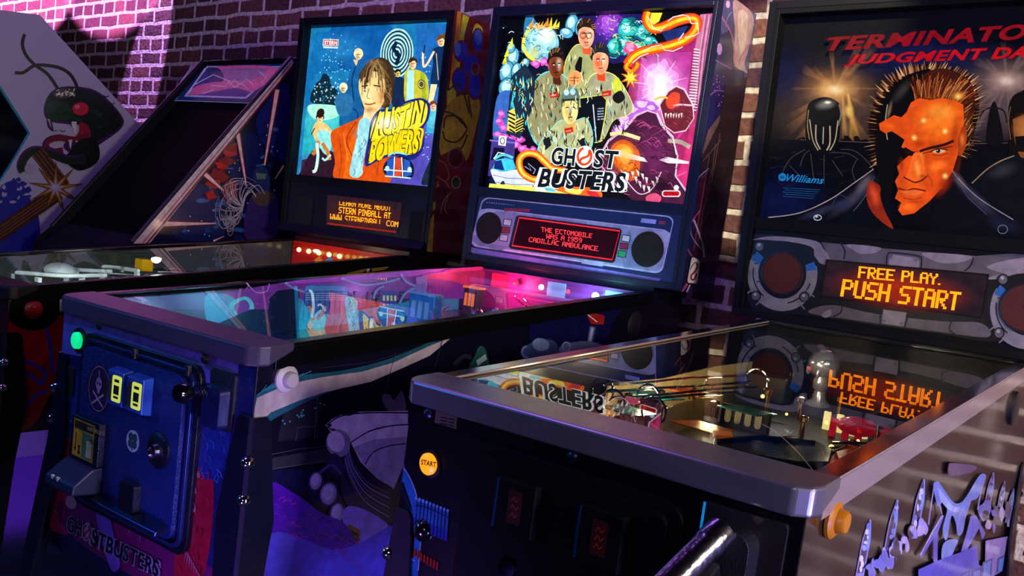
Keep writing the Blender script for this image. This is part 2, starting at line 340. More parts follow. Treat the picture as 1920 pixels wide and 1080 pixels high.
# ------------------------------------------------------------------ pinball machines
class Mach:
    LR = 1.1106
    def __init__(s, name, label, loc, rz, c, b, yb, dep, zf, zr, b0, b1, lean, zt0):
        s.r = thing(name, label, 'pinball machine', loc, rz, 'pinball machines along the brick wall')
        s.c, s.b, s.yb, s.dep, s.zf, s.zr, s.b0, s.b1, s.lean, s.zt0 = c, b, yb, dep, zf, zr, b0, b1, lean, zt0
        s.zb = 0.585; s.sl = (zr-zf)/yb; bpy.context.view_layer.update()
    def zl(s, y): return s.zf + s.sl*y
    def fy(s, z, d=0.0): return s.yb + s.lean*(z-s.LR) + d
    def front(s, d=0.0): return Plane(s.r, (0, d, 0), (0, -1, 0))
    def side(s, x): return Plane(s.r, (x, 0, 0), (1, 0, 0))
    def head(s, d=0.0): return Plane(s.r, (0, s.yb+d, s.LR), (0, -1, s.lean))
    def field(s, h=0.0): return Plane(s.r, (0, 0, s.zf-0.115+h), (0, -s.sl, 1))
    def under(s, h=0.0): return Plane(s.r, (0, 0, s.zf-0.004-h), (0, -s.sl, 1))

    def body(s, rail, bar, trim, coat=black, railh=0.035, railtop=None):
        c, yb, zl, r = s.c, s.yb, s.zl, s.r; co = c-0.006; y1 = yb+s.dep-0.01
        bm = B(); top = lambda y: zl(min(y, yb))-0.006
        for a, b_ in ((-co, -co+0.019), (co-0.019, co)): prx(bm, [(0, s.zb), (y1, s.zb+0.015), (y1, top(y1)), (yb, top(yb)), (0, top(0))], a, b_)
        box(bm, -co+0.019, co-0.019, 0, 0.02, s.zb, s.zf-0.012); box(bm, -co+0.019, co-0.019, y1-0.02, y1, s.zb+0.015, top(y1))
        prx(bm, [(0.02, s.zb), (y1-0.02, s.zb+.015), (y1-0.02, s.zb+.027), (0.02, s.zb+.015)], -co+0.019, co-0.019)
        prx(bm, [(yb+0.01, zl(yb)-0.03), (y1, zl(yb)-0.03), (y1, s.b0+0.002), (yb+0.01, s.b0+0.002)], -co, co)     # neck under the head
        obj('cabinet', bm, coat, r, bevel=0.0015)
        for sx in (-1, 1):
            bm = B(); a, b_ = sorted((sx*(c-0.004), sx*c))
            prx(bm, [(0.03, zl(0.03)), (0.03, zl(0.03)-railh), (yb, zl(yb)-railh*0.8), (yb, zl(yb))], a, b_)
            a, b_ = sorted((sx*(c-0.026), sx*c)); prx(bm, [(0.03, zl(0.03)), (0.03, zl(0.03)+0.004), (yb, zl(yb)+0.004), (yb, zl(yb))], a, b_)
            o = obj('side_rail', bm, [rail, railtop or rail], r, bevel=0.001)
            for p in o.data.polygons: p.material_index = 1 if p.normal.z > 0.9 else 0
        x = c+0.004; pts = [(-x, 0.062), (x, 0.062), (x, 0.014), (x-0.006, -0.002), (x-0.022, -0.014), (-x+0.022, -0.014), (-x+0.006, -0.002), (-x, 0.014)]
        bm = prism(B(), pts, lambda p: (p[0], p[1], zl(p[1])+0.006), lambda p: (p[0], p[1], zl(p[1])-0.027 if p[1] < 0.03 else zl(p[1])-0.008))
        obj('lockdown_bar', bm, bar, r, bevel=0.004, seg=3)
        g = c-0.026; bm = box(B(), -g, g, 0.06, yb-0.004, -0.004, 0)
        for v in bm.verts: v.co.z += zl(v.co.y)-0.001
        o = obj('playfield_glass', bm, [glass, glassedge], r)
        for p in o.data.polygons: p.material_index = 0 if p.normal.z > 0.9 else 1
        # playfield board and inner trim
        bm = B(); g = co-0.019; prx(bm, [(0.02, s.zf-0.115), (yb+0.0, s.zr-0.115), (yb, s.zr-0.135), (0.02, s.zf-0.135)], -g, g)
        s.board = obj('playfield', bm, mat('playfield_'+trim, trim, 0.25), r)
    def backbox(s, frame=black, outer=black, fw=0.022, recess=0.042, top_round=0.02):
        b, r, fy, b0, b1, dep = s.b, s.r, s.fy, s.b0, s.b1, s.dep; t = 0.018
        bm = B(); k = top_round
        prof = [(fy(b0), b0), (fy(b0)+dep, b0), (fy(b1)+dep, b1-k), (fy(b1)+dep-k*0.5, b1), (fy(b1), b1)]
        prx(bm, prof, -b, -b+t); prx(bm, prof, b-t, b)
        prx(bm, [(fy(b1), b1-t), (fy(b1)+dep-k*0.5, b1-t), (fy(b1)+dep-k*0.5, b1), (fy(b1), b1)], -b+t, b-t)
        prx(bm, [(fy(b0), b0), (fy(b0)+dep, b0), (fy(b0)+dep, b0+t), (fy(b0), b0+t)], -b+t, b-t)
        prx(bm, [(fy(b0)+dep-0.012, b0+t), (fy(b0)+dep, b0+t), (fy(b1)+dep, b1-k), (fy(b1)+dep-0.012, b1-k)], -b+t, b-t)
        obj('backbox', bm, outer, r, bevel=0.0015)
        bm = B(); zt = s.zt0
        def bar(x0, x1, z0, z1): prx(bm, [(fy(z0, -0.002), z0), (fy(z0, recess+0.006), z0), (fy(z1, recess+0.006), z1), (fy(z1, -0.002), z1)], x0, x1)
        bar(-b+t, -b+fw+t*0.4, b0+t, b1-t); bar(b-fw-t*0.4, b-t, b0+t, b1-t); bar(-b+fw+t*0.4, b-fw-t*0.4, b1-t-0.012, b1-t); bar(-b+fw+t*0.4, b-fw-t*0.4, zt-0.028, zt)
        obj('backglass_frame', bm, frame, r, bevel=0.0015)
        s.zh = zt
    def translite(s, base, rec=0.036):
        a = Art(s.head(rec)); x, z0, z1, f = s.b-0.02, s.zt0-0.005, s.b1-0.02, s.fy
        a.loc([(-x, f(z0, rec), z0), (x, f(z0, rec), z0), (x, f(z1, rec), z1), (-x, f(z1, rec), z1)], base); return a
    def panelboard(s, m, d=0.006):
        z0, z1 = s.b0+0.018, s.zt0-0.02; f = s.fy
        prx_ = prx(B(), [(f(z0, d), z0), (f(z0, d+0.012), z0), (f(z1, d+0.012), z1), (f(z1, d), z1)], -s.b+0.03, s.b-0.03)
        return obj('speaker_panel', prx_, m, s.r)
    def legs(s, m, bolt, top=0.87, fwid=0.062):
        c, r = s.c-0.006, s.r
        for (sx, y0, sy, tp) in ((-1, 0, 1, top), (1, 0, 1, top), (-1, s.yb+s.dep-0.01, -1, top+0.05), (1, s.yb+s.dep-0.01, -1, top+0.05)):
            bm = B(); rows = []
            for z, wd in ((tp, 0.028), (tp-0.01, 0.036), (tp-0.17, fwid), (tp-0.3, fwid*0.8), (0.03, 0.03)):
                q = max(0, (tp-0.1-z))/(tp-0.1); e = 0.004+0.07*q; kx, ky = sx*(c+e), y0-sy*e
                rows.append([bm.verts.new(v) for v in ((kx-sx*wd, ky, z), (kx-sx*0.004, ky, z), (kx, ky+sy*0.004, z), (kx, ky+sy*wd, z))])
            for p, q in zip(rows, rows[1:]):
                for i in range(3): bm.faces.new((p[i], p[i+1], q[i+1], q[i]))
            o = obj('leg', bm, m, r); md = o.modifiers.new('thick', 'SOLIDIFY'); md.thickness = 0.004; md.offset = 0
            for z in (tp-0.07, tp-0.13):
                p = Vector((sx*(c+0.003), y0-sy*0.003, z)); d = Vector((sx, -sy, 0))
                obj('leg_bolt', lathe(B(), p, d, [(0, 0.011), (0.004, 0.011), (0.010, 0.008), (0.013, 0.003)], 14), bolt, o, smooth=True)
            obj('leveler', lathe(B(), (sx*(c+0.068), y0-sy*0.068, 0.0), (0, 0, 1), [(0, 0.022), (0.008, 0.02), (0.014, 0.006), (0.06, 0.006)], 14), darkmetal, o, smooth=True)
    def flipper(s, sx, y, z, ring, btn, r0=0.022):
        x = sx*(s.c-0.005); o = obj('flipper_button', lathe(B(), (x, y, z), (sx, 0, 0), [(0, r0), (0.004, r0), (0.007, r0-0.004), (0.008, r0-0.006), (0.008, 0.001)], 28), ring, s.r, smooth=True)
        obj('button_cap', lathe(B(), (x+sx*0.007, y, z), (sx, 0, 0), [(0, r0*0.62), (0.008, r0*0.6), (0.011, r0*0.5), (0.0115, 0.001)], 24), btn, o, smooth=True)
    def pt(s, pl, u, v, off=0): return pl.px(u, v, off)

T2 = Mach('pinball_machine', 'pinball machine at the right with the orange portrait backglass and steel rails', (0, 0, 0), 0,
          0.2932, 0.3692, 1.1904, 0.206, 0.973, 1.0690, 1.075, 1.818, -0.0713, 1.318)
GB = Mach('pinball_machine', 'middle pinball machine with the crowded neon backglass and red dot display', (-0.8277, -0.0918, 0), 0.0434,
          0.2932, 0.3692, 1.2655, 0.206, 0.976, 1.0970, 1.1106, 1.8653, 0.0116, 1.334)
AP = Mach('pinball_machine', 'far pinball machine whose yellow side has blue and red flowers', (-1.882, -0.0283, 0), 0.059,
          0.3044, 0.3841, 1.35, 0.206, 0.9316, 1.0830, 1.1106, 1.924, 0.0014, 1.332)

# ---- middle machine
blueblack = mat('dark_blue_paint', '#04061c', 0.45, spec=0.3)
GB.zb = 0.49
GB.body(mat('black_rail', '#101014', 0.25, 0.6), mat('lockbar_black', '#3c3448', 0.42, 0.0, spec=0.4), '#1a2440', blueblack)
GB.backbox(blueblack, blueblack); GB.legs(mat('leg_dark_blue', '#080a1c', 0.3), chrome)
# ---- far machine
AP.body(mat('black_rail', '#101014', 0.25, 0.6), black, '#302a30', mat('dark_red_vinyl', '#3a0608', 0.4)); AP.backbox(black, black); AP.legs(black, chrome, top=0.83)
# ---- right machine
T2.body(mat('rail_steel', '#b4a8a4', 0.2, 0.6), mat('lockbar_steel', '#88848e', 0.27, 0.75), '#141820', mat('gloss_black_laminate', '#080605', 0.3, spec=.6, coat=.9), railh=0.036, railtop=mat('polished_rail_top', '#c8c4c4', 0.12, 1.0))
T2.backbox(mat('black_frame', '#030304', 0.6, spec=.15), mat('black_head', '#040406', 0.5, spec=.2)); T2.legs(mat('leg_black_steel', '#2a2630', 0.35, 0.5), chrome, top=0.79)
T2.flipper(1, 0.078, 0.936-0.004, mat('yellow_plastic', '#b06c08', 0.35), mat('yellow_cap', '#b87010', 0.3))
T2.flipper(-1, 0.078, 0.93, mat('yellow_plastic'), mat('yellow_cap'))
GB.flipper(1, 0.057, 0.928, mat('white_plastic', '#b8b0ac', 0.4), mat('white_cap', '#a8a09e', 0.4)); GB.flipper(-1, 0.057, 0.928, mat('white_plastic'), mat('white_cap'))
AP.flipper(1, 0.057, 0.884, mat('red_plastic', '#8a1008', 0.35), mat('red_cap', '#a01810', 0.3)); AP.flipper(-1, 0.057, 0.884, mat('red_plastic'), mat('red_cap'))

# ================================================================== backglass of the middle machine
a = GB.translite('#07070f')
def wob(cx, cy, rx, ry, n, j, sd):
    rnd = random.Random(sd); return [(cx+rx*math.cos(2*PI*i/n)*(1+rnd.uniform(-j, j)), cy+ry*math.sin(2*PI*i/n)*(1+rnd.uniform(-j, j))) for i in range(n)]
# night sky, purple nebula
a.poly('1085,28 1215,26 1210,110 1150,120 1090,90', '#241a5c'); a.poly(wob(1143, 48, 26, 26, 12, .25, 1), '#7a2fa8', True); a.poly(wob(1143, 46, 15, 17, 12, .3, 2), '#c060e0', True)
rnd = random.Random(3)
for i in range(50): a.ell(1143+rnd.gauss(0, 13), 48+rnd.gauss(0, 15), 1.1, 1.3, '#f0b0ff', n=6)
a.glow(1150, 60, 60, 40, '#6030c0', .6); a.glow(1010, 190, 90, 90, '#203060', .6)
# magenta hall at the right with fluted column
a.poly('1172,210 1186,120 1200,96 1240,84 1285,86 1318,26 1342,24 1318,180 1281,388 1235,384 1225,300 1200,250', '#a2246c')
a.poly('1300,120 1325,60 1290,250 1280,384 1255,380 1275,300 1290,230', '#8c1c48')
a.poly('1192,200 1203,110 1243,100 1298,98 1286,190 1250,230', '#d048ae'); a.poly('1210,100 1245,96 1262,128 1215,130', '#b83a98'); a.poly('1243,98 1298,98 1292,150', '#bc3898')
a.poly(wob(1236, 158, 34, 46, 16, .16, 5), '#f08ae0', True); a.poly(wob(1236, 164, 24, 38, 16, .22, 6), '#ffd0fa', True); a.poly(wob(1238, 168, 13, 30, 14, .3, 7), '#ffffff', True)
for i in range(18):
    t = 2*PI*i/18+0.1; k = 52 if i % 2 else 36; a.line([(1237+8*math.cos(t), 160+10*math.sin(t)), (1237+k*math.cos(t), 160+k*1.1*math.sin(t))], 3, '#ffe4fc', taper=True)
a.poly('1313,27 1338,26 1316,170 1300,205 1292,198 1298,150 1303,90', '#c07098')
for i in range(22):
    y = 92+i*5.4; x = 1305-(y-92)*0.105; a.line([(x-4, y), (x+7+i*.35, y+1.5)], 2.2, '#f6d8e6'); a.line([(x-4, y+2.4), (x+7+i*.35, y+4)], 1.2, '#7c2a58')
for k in range(4): a.line([(1322+k*4, 28), (1312+k*3.4, 100), (1303+k*3, 195)], 1.2, '#6a2048' if k % 2 else '#e8a8c8')
a.poly('1296,232 1312,190 1283,384 1262,378 1268,330 1284,290', '#c42c6a'); a.line('1268,262 1284,240 1303,236', 5, '#d03a8a'); a.line('1270,330 1288,322', 3, '#e860a0')
a.glow(1238, 165, 60, 80, '#ffb0f4', .7); a.glow(1238, 168, 26, 50, '#ffffff', .8); a.glow(1290, 300, 30, 80, '#e03880', .6)
# glowing purple mist
for cx, cy, rx, ry, k in ((1185, 205, 22, 12, 0), (1172, 225, 14, 14, 1), (1160, 243, 11, 10, 2), (1205, 196, 20, 10, 3), (1222, 203, 12, 9, 4)):
    a.poly(wob(cx, cy, rx, ry, 11, .25, 20+k), '#b868dc', True); a.poly(wob(cx-1, cy-1, rx*.6, ry*.6, 9, .25, 40+k), '#f4c4ff', True)
# dark crag with glowing cracks (stand-in for the beasts)
a.poly('1118,300 1140,262 1172,238 1192,214 1214,206 1232,212 1240,232 1262,258 1272,292 1268,330 1290,360 1284,384 1190,378 1158,352', '#e8b8e0')
a.poly('1122,302 1142,266 1174,242 1194,218 1214,209 1230,214 1238,234 1260,260 1269,292 1265,330 1287,362 1282,386 1190,380 1160,352', '#4c1c3a')
for i in range(34):
    t = i/34; x = 1180+60*math.sin(t*7)+rnd.uniform(-8, 8); y = 222+120*t; a.line([(x-12, y+6), (x, y), (x+11, y+7)], 1.3, rnd.choice(['#a03a78', '#7c2a64', '#c8508e']), True)
a.poly('1146,276 1166,262 1186,270 1200,292 1196,330 1180,338 1160,318 1148,300', '#d4541c', True); a.poly('1152,280 1168,270 1184,282 1190,306 1176,322 1160,304', '#ff9a2c', True)
a.poly('1160,286 1172,280 1180,298 1170,308', '#ffe070', True)
for i in range(16): x = 1150+rnd.uniform(0, 46); y = 272+rnd.uniform(0, 60); a.line([(x, y), (x+6, y+5), (x+3, y+12)], 1.2, '#701808')
a.poly('1140,283 1160,281 1208,296 1214,304 1190,300 1142,290', '#fff4ec'); a.poly('1236,300 1250,294 1292,303 1291,307 1252,306', '#fff0f6')
a.line('1144,252 1166,250 1200,260', 7, '#f0e6a0', True); a.line('1252,264 1275,266 1294,276', 8, '#b8a894', True)
for i, (x, y) in enumerate(P('1186,326 1192,336 1199,345 1207,352 1216,354 1224,344 1232,336 1196,324 1204,330 1212,337')): a.poly([(x-3, y-5), (x+3, y-4), (x+1+(i % 3), y+8)], '#fff8f0')
a.line('1164,318 1176,340 1196,362 1212,362 1226,350 1234,334 1240,322', 1.6, '#ffd8f0', True); a.line('1232,212 1246,240 1262,256 1268,290', 1.8, '#ffffff')
a.poly('1236,196 1252,170 1268,160 1284,166 1300,196 1302,222 1286,246 1264,250 1246,238', '#f0c8d8'); a.poly('1238,197 1254,172 1268,163 1282,169 1298,197 1300,222 1285,244 1264,248 1248,236', '#702030')
a.poly('1248,190 1260,174 1274,176 1272,196 1256,204', '#e0482c', True); a.line('1262,198 1276,196 1302,198', 3.2, '#ffb8c8'); a.line('1227,187 1240,182 1252,184', 4, '#f0c050', True)
for i in range(7): a.poly([(1246+i*5, 212+i % 2*3), (1250+i*5, 212), (1248+i*5, 222)], '#f8e0d8')
for i in range(16): x = 1262+rnd.uniform(0, 32); y = 184+rnd.uniform(0, 56); a.line([(x, y), (x+6, y+4)], 1.1, '#a84858')
a.glow(1172, 296, 36, 44, '#ff8020', .7, -20); a.glow(1230, 290, 40, 60, '#8c3070', .5); a.glow(1175, 288, 16, 20, '#ffe060', .7); a.glow(1240, 350, 30, 24, '#180818', .8); a.glow(1262, 190, 16, 20, '#ff5030', .6)
for i in range(60):
    r_ = random.Random(3000+i); x = r_.uniform(1165, 1285); y = r_.uniform(225, 372); a.line([(x, y), (x+r_.uniform(3, 9), y+r_.uniform(-4, 6)), (x+r_.uniform(8, 14), y+r_.uniform(0, 9))], 1.1, r_.choice(['#1c0818', '#240c20', '#8c3460', '#180614', '#c05080']), True)
# cyan mist at the top
for cx, cy, rx, ry, k in ((1178, 56, 22, 24, 0), (1168, 84, 22, 20, 1), (1196, 92, 20, 14, 2), (1152, 90, 14, 18, 3), (1206, 62, 14, 16, 4), (1220, 78, 14, 9, 5)):
    a.poly(wob(cx, cy, rx, ry, 11, .2, 60+k), '#0c6a78', True); a.poly(wob(cx-2, cy-2, rx*.78, ry*.78, 10, .2, 70+k), '#2cc4be', True); a.poly(wob(cx-4, cy-4, rx*.35, ry*.4, 8, .2, 80+k), '#a8fff0', True)
for i in range(26): x = 1145+rnd.uniform(0, 80); y = 40+rnd.uniform(0, 66); a.line([(x, y), (x+5, y-4), (x+10, y+1)], 1.2, rnd.choice(['#063848', '#d8fff0', '#e8e040']), True)
a.poly(wob(1182, 90, 14, 14, 9, .3, 9), '#f04c98', True); a.poly(wob(1181, 88, 7, 8, 8, .3, 10), '#ff96c4', True)
for i in range(60):
    r_ = random.Random(3100+i); x = r_.uniform(1140, 1225); y = r_.uniform(34, 108); a.line([(x, y), (x+r_.uniform(2, 6), y+r_.uniform(-5, 3)), (x+r_.uniform(6, 12), y+r_.uniform(-2, 6))], 1.3, r_.choice(['#04242c', '#062c40', '#b0fff0', '#80e8e0', '#0c4850', '#e8f060']), True)
# orange ribbon of light
S1 = '1216,22 1213,38 1222,52 1240,52 1268,40 1292,34 1306,38 1304,56 1286,74 1256,86 1226,92 1202,98 1186,108 1176,122'
for wd, cl in ((19, '#e8380c'), (14, '#ff6a10'), (6, '#ffd428')): a.line(S1, wd, cl, True)
a.poly('1222,24 1242,24 1236,40 1226,46 1218,40', '#fff040'); a.poly('1240,60 1290,48 1282,66 1250,78', '#152a6a')
S2 = '1180,116 1174,126 1184,134 1196,122 1192,118'
for wd, cl in ((10, '#f0480c'), (5, '#ffb020')): a.line(S2, wd, cl, True)
a.poly([(1182+(19 if i % 2 else 8)*math.cos(i*PI/8), 146+(21 if i % 2 else 9)*math.sin(i*PI/8)) for i in range(16)], '#ff7a18'); a.poly([(1182+(13 if i % 2 else 6)*math.cos(i*PI/8), 146+(14 if i % 2 else 6)*math.sin(i*PI/8)) for i in range(16)], '#fff048')
for s_ in ('1214,30 1226,54 1240,58 1246,50', '1252,40 1262,32 1280,28 1290,30 1296,44 1308,44 1310,62 1300,68 1284,70', '1206,96 1222,88 1240,84 1246,94 1262,96 1280,88', '1278,70 1272,76 1282,62', '1186,118 1200,106 1216,100'):
    a.line(s_, 1.7, '#e8f4ff')
# pale moon with flames and clouds
a.poly(wob(995, 66, 14, 40, 12, .1, 11), '#2878a8', True); a.ell(990, 70, 9, 30, '#68b8d4', 18); a.ell(1013, 82, 35, 35, '#e8e850'); a.ell(1016, 81, 32, 33, '#7cc8d8'); a.ell(1018, 76, 25, 25, '#b0ecee'); a.ell(1024, 68, 14, 13, '#e0ffff')
for x, y, r_ in ((1006, 92, 7), (1030, 92, 5), (1020, 104, 6), (1002, 74, 4)): a.ell(x, y, r_, r_*.8, '#5aa8c4'); a.ell(x+1, y-1, r_*.6, r_*.5, '#90d8e4')
for i in range(9): x = 992+i*6.4; a.poly([(x-5, 58-(i % 3)*2), (x+5, 54-(i % 2)*3), (x+6+rnd.uniform(-2, 4), 36+rnd.uniform(-5, 6))], rnd.choice(['#ffe848', '#ff9420', '#ffc030']))
for cx, cy, rx, ry, k in ((962, 108, 10, 18, 0), (950, 135, 12, 20, 1), (968, 132, 8, 14, 2), (958, 90, 7, 9, 3), (1072, 45, 11, 18, 4), (1088, 50, 8, 16, 5), (1062, 62, 12, 9, 6), (950, 165, 14, 18, 7), (985, 118, 7, 8, 8)):
    a.ell(cx, cy, rx+1.5, ry+1.5, '#0c3a60', 15); a.ell(cx, cy, rx, ry, '#5cb0d0', 15); a.ell(cx-1, cy-3, rx*.6, ry*.6, '#c4f4f4', 15)
for x, y in P('950,98 958,80 946,112'): a.poly([(x-5, y+8), (x+4, y+8), (x+3, y-10)], '#f0f028')
a.poly('930,190 945,170 962,180 955,240 925,260', '#3a6ac0', True)
a.glow(1024, 66, 22, 20, '#ffffff', .7); a.glow(1000, 100, 16, 20, '#f0e040', .7)
for i in range(90):
    r_ = random.Random(3200+i); x = r_.uniform(935, 1050); y = r_.uniform(40, 165); a.line([(x, y), (x+r_.uniform(2, 7), y+r_.uniform(-5, 3)), (x+r_.uniform(6, 11), y+r_.uniform(-2, 7))], 1.1, r_.choice(['#0c3050', '#08203c', '#d8ffff', '#3078a0', '#0c2848', '#e8e860']), True)
# pink smoke
for k, (x, y) in enumerate(P('940,214 936,228 944,240 934,252 948,258 958,262 968,272 980,278 990,284 1000,282 975,262 964,252 1004,120 1020,116 1034,124 996,196 990,208 984,222 1092,146 1098,156')):
    a.poly(wob(x, y, 8, 7, 9, .35, 100+k), '#d84cc0', True); a.poly(wob(x-1, y-1, 4.5, 3.6, 8, .3, 140+k), '#f88ce4', True)
# people in pale coveralls
def fold(x0, y0, x1, y1, n, cl='#38401c', sd=0):
    r_ = random.Random(sd)
    for i in range(n):
        x = r_.uniform(x0, x1); y = r_.uniform(y0, y1); L = r_.uniform(8, 20); d = r_.uniform(-5, 5); a.poly([(x, y), (x+1.6, y+L*.5), (x+d, y+L), (x-1.2, y+L*.5)], cl)
def person(outline, glow, cl, shade, head, hair, skin, sd, light='#fff8c8'):
    cx = sum(p[0] for p in P(outline))/len(P(outline)); cy = sum(p[1] for p in P(outline))/len(P(outline))
    a.poly([(cx+(x-cx)*1.035, cy+(y-cy)*1.03) for x, y in P(outline)], glow, True); a.poly(outline, cl, True)
    xs = [p[0] for p in P(outline)]; ys = [p[1] for p in P(outline)]
    fold(min(xs)+8, min(ys)+16, max(xs)-8, max(ys)-22, 26, shade, sd); fold(min(xs)+8, min(ys)+16, max(xs)-8, max(ys)-22, 14, light, sd+1)
    x, y, rx, ry = head
    a.poly([(x-rx*.5, y+ry*.5), (x+rx*.5, y+ry*.5), (x+rx*.6, y+ry*1.5), (x-rx*.4, y+ry*1.4)], skin[1])
    a.poly(wob(x, y-ry*.4, rx*1.18, ry*.85, 15, .1, sd*7), hair, True); a.ell(x, y, rx, ry, skin[0]); 
    a.glow(x-rx*.3, y+ry*.1, rx*.7, ry*.9, skin[1], .8); a.glow(x+rx*.35, y-ry*.1, rx*.5, ry*.7, '#fff4d0', .55); a.glow(x+rx*.1, y+ry*.75, rx*.6, ry*.25, skin[2], .5)
    a.poly([(x-rx*1.1, y-ry*.35), (x-rx*.7, y-ry*1.15), (x+rx*.2, y-ry*1.3), (x+rx*.95, y-ry*.9), (x+rx*1.05, y-ry*.3), (x+rx*.5, y-ry*.55), (x-rx*.4, y-ry*.6)], hair, True)
    for i in range(16):
        r_ = random.Random(sd*100+i); t = math.radians(r_.uniform(195, 345)); a.line([(x+rx*.8*math.cos(t), y-ry*.25+ry*.72*math.sin(t)), (x+rx*1.22*math.cos(t+.2), y-ry*.35+ry*.98*math.sin(t+.2))], 1.4, r_.choice(['#7c5030', '#a87848', hair, '#4c3020']))
    for e in (-.32, .38): a.line([(x+rx*(e-.22), y-ry*.12), (x+rx*(e+.22), y-ry*.14)], 1.8, '#201008'); a.ell(x+rx*e, y-ry*.01, 1.5, 1.1, '#fff0e0', n=8)
    a.line([(x+rx*.08, y-ry*.05), (x+rx*.16, y+ry*.3), (x-rx*.02, y+ry*.32)], 1.1, skin[2]); a.line([(x-rx*.25, y+ry*.55), (x+rx*.3, y+ry*.52)], 1.8, skin[2])
person('1068,100 1084,84 1110,92 1128,120 1120,170 1096,200 1064,180 1058,130', '#f0f060', '#a8ac70', '#30381c', (1099, 66, 15, 25), '#2a1c14', ('#ffb890', '#f05a30', '#701808'), 1)
a.ring(1093, 66, 5.5, 6, 1.2, '#402018'); a.ring(1104, 66, 5.5, 6, 1.2, '#402018')
person('1002,158 1020,138 1046,136 1070,158 1078,200 1070,250 1040,280 1008,270 990,230 996,190', '#60e8f0', '#989468', '#28301c', (1043, 122, 14, 25), '#201410', ('#8a4020', '#5a200c', '#280c04'), 2, '#f0e8b0')
person('1104,150 1126,136 1152,142 1172,168 1186,200 1176,216 1150,226 1130,262 1106,258 1098,200', '#f8f080', '#a8a884', '#2c3420', (1126, 114, 15, 26), '#1c2430', ('#ffa878', '#f0481c', '#701808'), 3)
a.poly('962,140 985,120 1004,150 1000,200 975,260 950,250 955,180', '#1c2c40'); fold(960, 140, 996, 230, 26, '#40d8f0', 9); fold(960, 140, 996, 230, 14, '#e8e890', 10)
a.poly('1088,184 1128,178 1138,186 1136,216 1126,262 1112,268 1104,230 1090,220', '#0c1018'); a.line('1088,184 1128,178 1137,187 1135,216 1126,262', 1.6, '#e8f048'); a.line('1112,196 1118,264', 2, '#d0d8e8')
for i in range(5): a.line([(1120, 204+i*5), (1132, 203+i*5)], 2.4, '#98a4b8')
a.poly('1078,124 1086,106 1092,108 1090,134 1080,146', '#101014'); a.poly('1064,146 1078,132 1090,140 1088,156 1072,160', '#ffa860', True); a.line('1068,146 1086,146', 1.2, '#702810'); a.line('1068,151 1084,152', 1.2, '#702810')
person('1036,240 1052,226 1074,228 1098,222 1110,250 1108,276 1092,300 1040,304 1012,300 1012,270', '#78f4f0', '#b8bc88', '#343c20', (1069, 205, 15, 28), '#506850', ('#ffe890', '#e0a850', '#802010'), 4, '#ffffe0')
a.poly('1052,180 1058,168 1082,166 1088,182 1080,186 1058,188', '#607870'); a.line('1054,188 1086,186', 4, '#28382c'); a.ell(1062, 173, 5, 6, '#b8e4f4'); a.ell(1074, 172, 5, 6, '#b8e4f4')
a.poly('1018,262 1030,256 1034,272 1022,282', '#181c20'); a.poly('1082,262 1096,258 1104,272 1092,278', '#181c20')
for q in ('1058,241 1074,238 1075,248 1059,251', '1030,174 1046,172 1047,182 1032,184', '1128,172 1146,169 1146,179 1129,182'):
    a.poly(q, '#c02818'); x, y = P(q)[0]; a.line([(x+3, y+5.5), (x+13, y+3.6)], 3, '#ff8868')
a.poly('1150,150 1160,146 1166,168 1158,180 1148,166', '#d8e040', True); a.poly('1150,178 1164,170 1172,184 1160,194 1150,188', '#181818', True)
for i in range(150):
    r_ = random.Random(3300+i); x = r_.uniform(950, 1150); y = r_.uniform(140, 290)
    if (x < 990 and y > 235) or x > 1170: continue
    a.line([(x, y), (x+r_.uniform(-3, 4), y+r_.uniform(5, 9)), (x+r_.uniform(-4, 5), y+r_.uniform(10, 17))], r_.uniform(.8, 1.8), r_.choice(['#10140c', '#181c10', '#fffbd8', '#2c3020', '#f0f0a8', '#1c2018', '#78dce0']), True)
# striped gear
a.poly('954,208 964,202 968,220 966,250 950,244', '#f0e060'); a.poly('970,222 982,222 980,246 966,250', '#f0e060')
for i in range(5): a.line([(951+i, 210+i*8), (966, 217+i*8)], 3, '#101010'); a.line([(967, 230+i*5), (982, 222+i*5)], 2.6, '#101010')
# building and white car
a.poly('922,262 944,256 966,262 962,330 915,330', '#46388c'); a.line('918,263 966,268', 3, '#7c68d0'); a.poly('926,276 946,278 944,300 920,300', '#140c30'); a.poly('936,254 950,256 948,274 934,272', '#f0f0f8'); a.ring(942, 264, 4, 6, 1.5, '#282838')
a.poly('920,330 926,306 938,298 962,300 970,318 986,328 1000,340 996,352 960,354 936,350 918,342', '#0c1448', True)
a.poly('922,318 930,300 948,296 962,300 968,316 946,322', '#3cc8e8'); a.poly('928,302 940,300 946,320 926,316', '#142878'); a.poly('920,318 944,322 970,318 996,330 1002,344 990,352 952,352 932,346', '#dce4f4', True)
a.line('924,328 950,334 998,336', 1.4, '#7888b0'); a.line('930,342 960,346 1000,346', 1.4, '#7888b0'); a.ell(942, 348, 4.5, 9, '#20283c', 10); a.ell(995, 340, 6, 6, '#f8ffff'); a.line('926,298 944,290 962,296', 5, '#58d8e0', True)
a.line('926,298 934,286 946,288', 2, '#e0ffff'); a.poly('918,344 1000,350 1110,356 1112,366 1010,360 916,352', '#e8ec60'); a.poly('1000,346 1040,350 1046,360 1004,358', '#dff4f0')
S3 = '1022,334 998,336 978,322 974,300 986,288 1006,290 1022,304 1036,316 1060,320'
for wd, cl in ((13, '#f05a10'), (8, '#ff9c18'), (4, '#ffe860')): a.line(S3, wd, cl, True)
a.line('984,312 996,320 990,306 1004,318 1000,326', 1.5, '#b8c0ff'); a.ell(988, 306, 0.1, 0.1, '#ffffff', n=4)
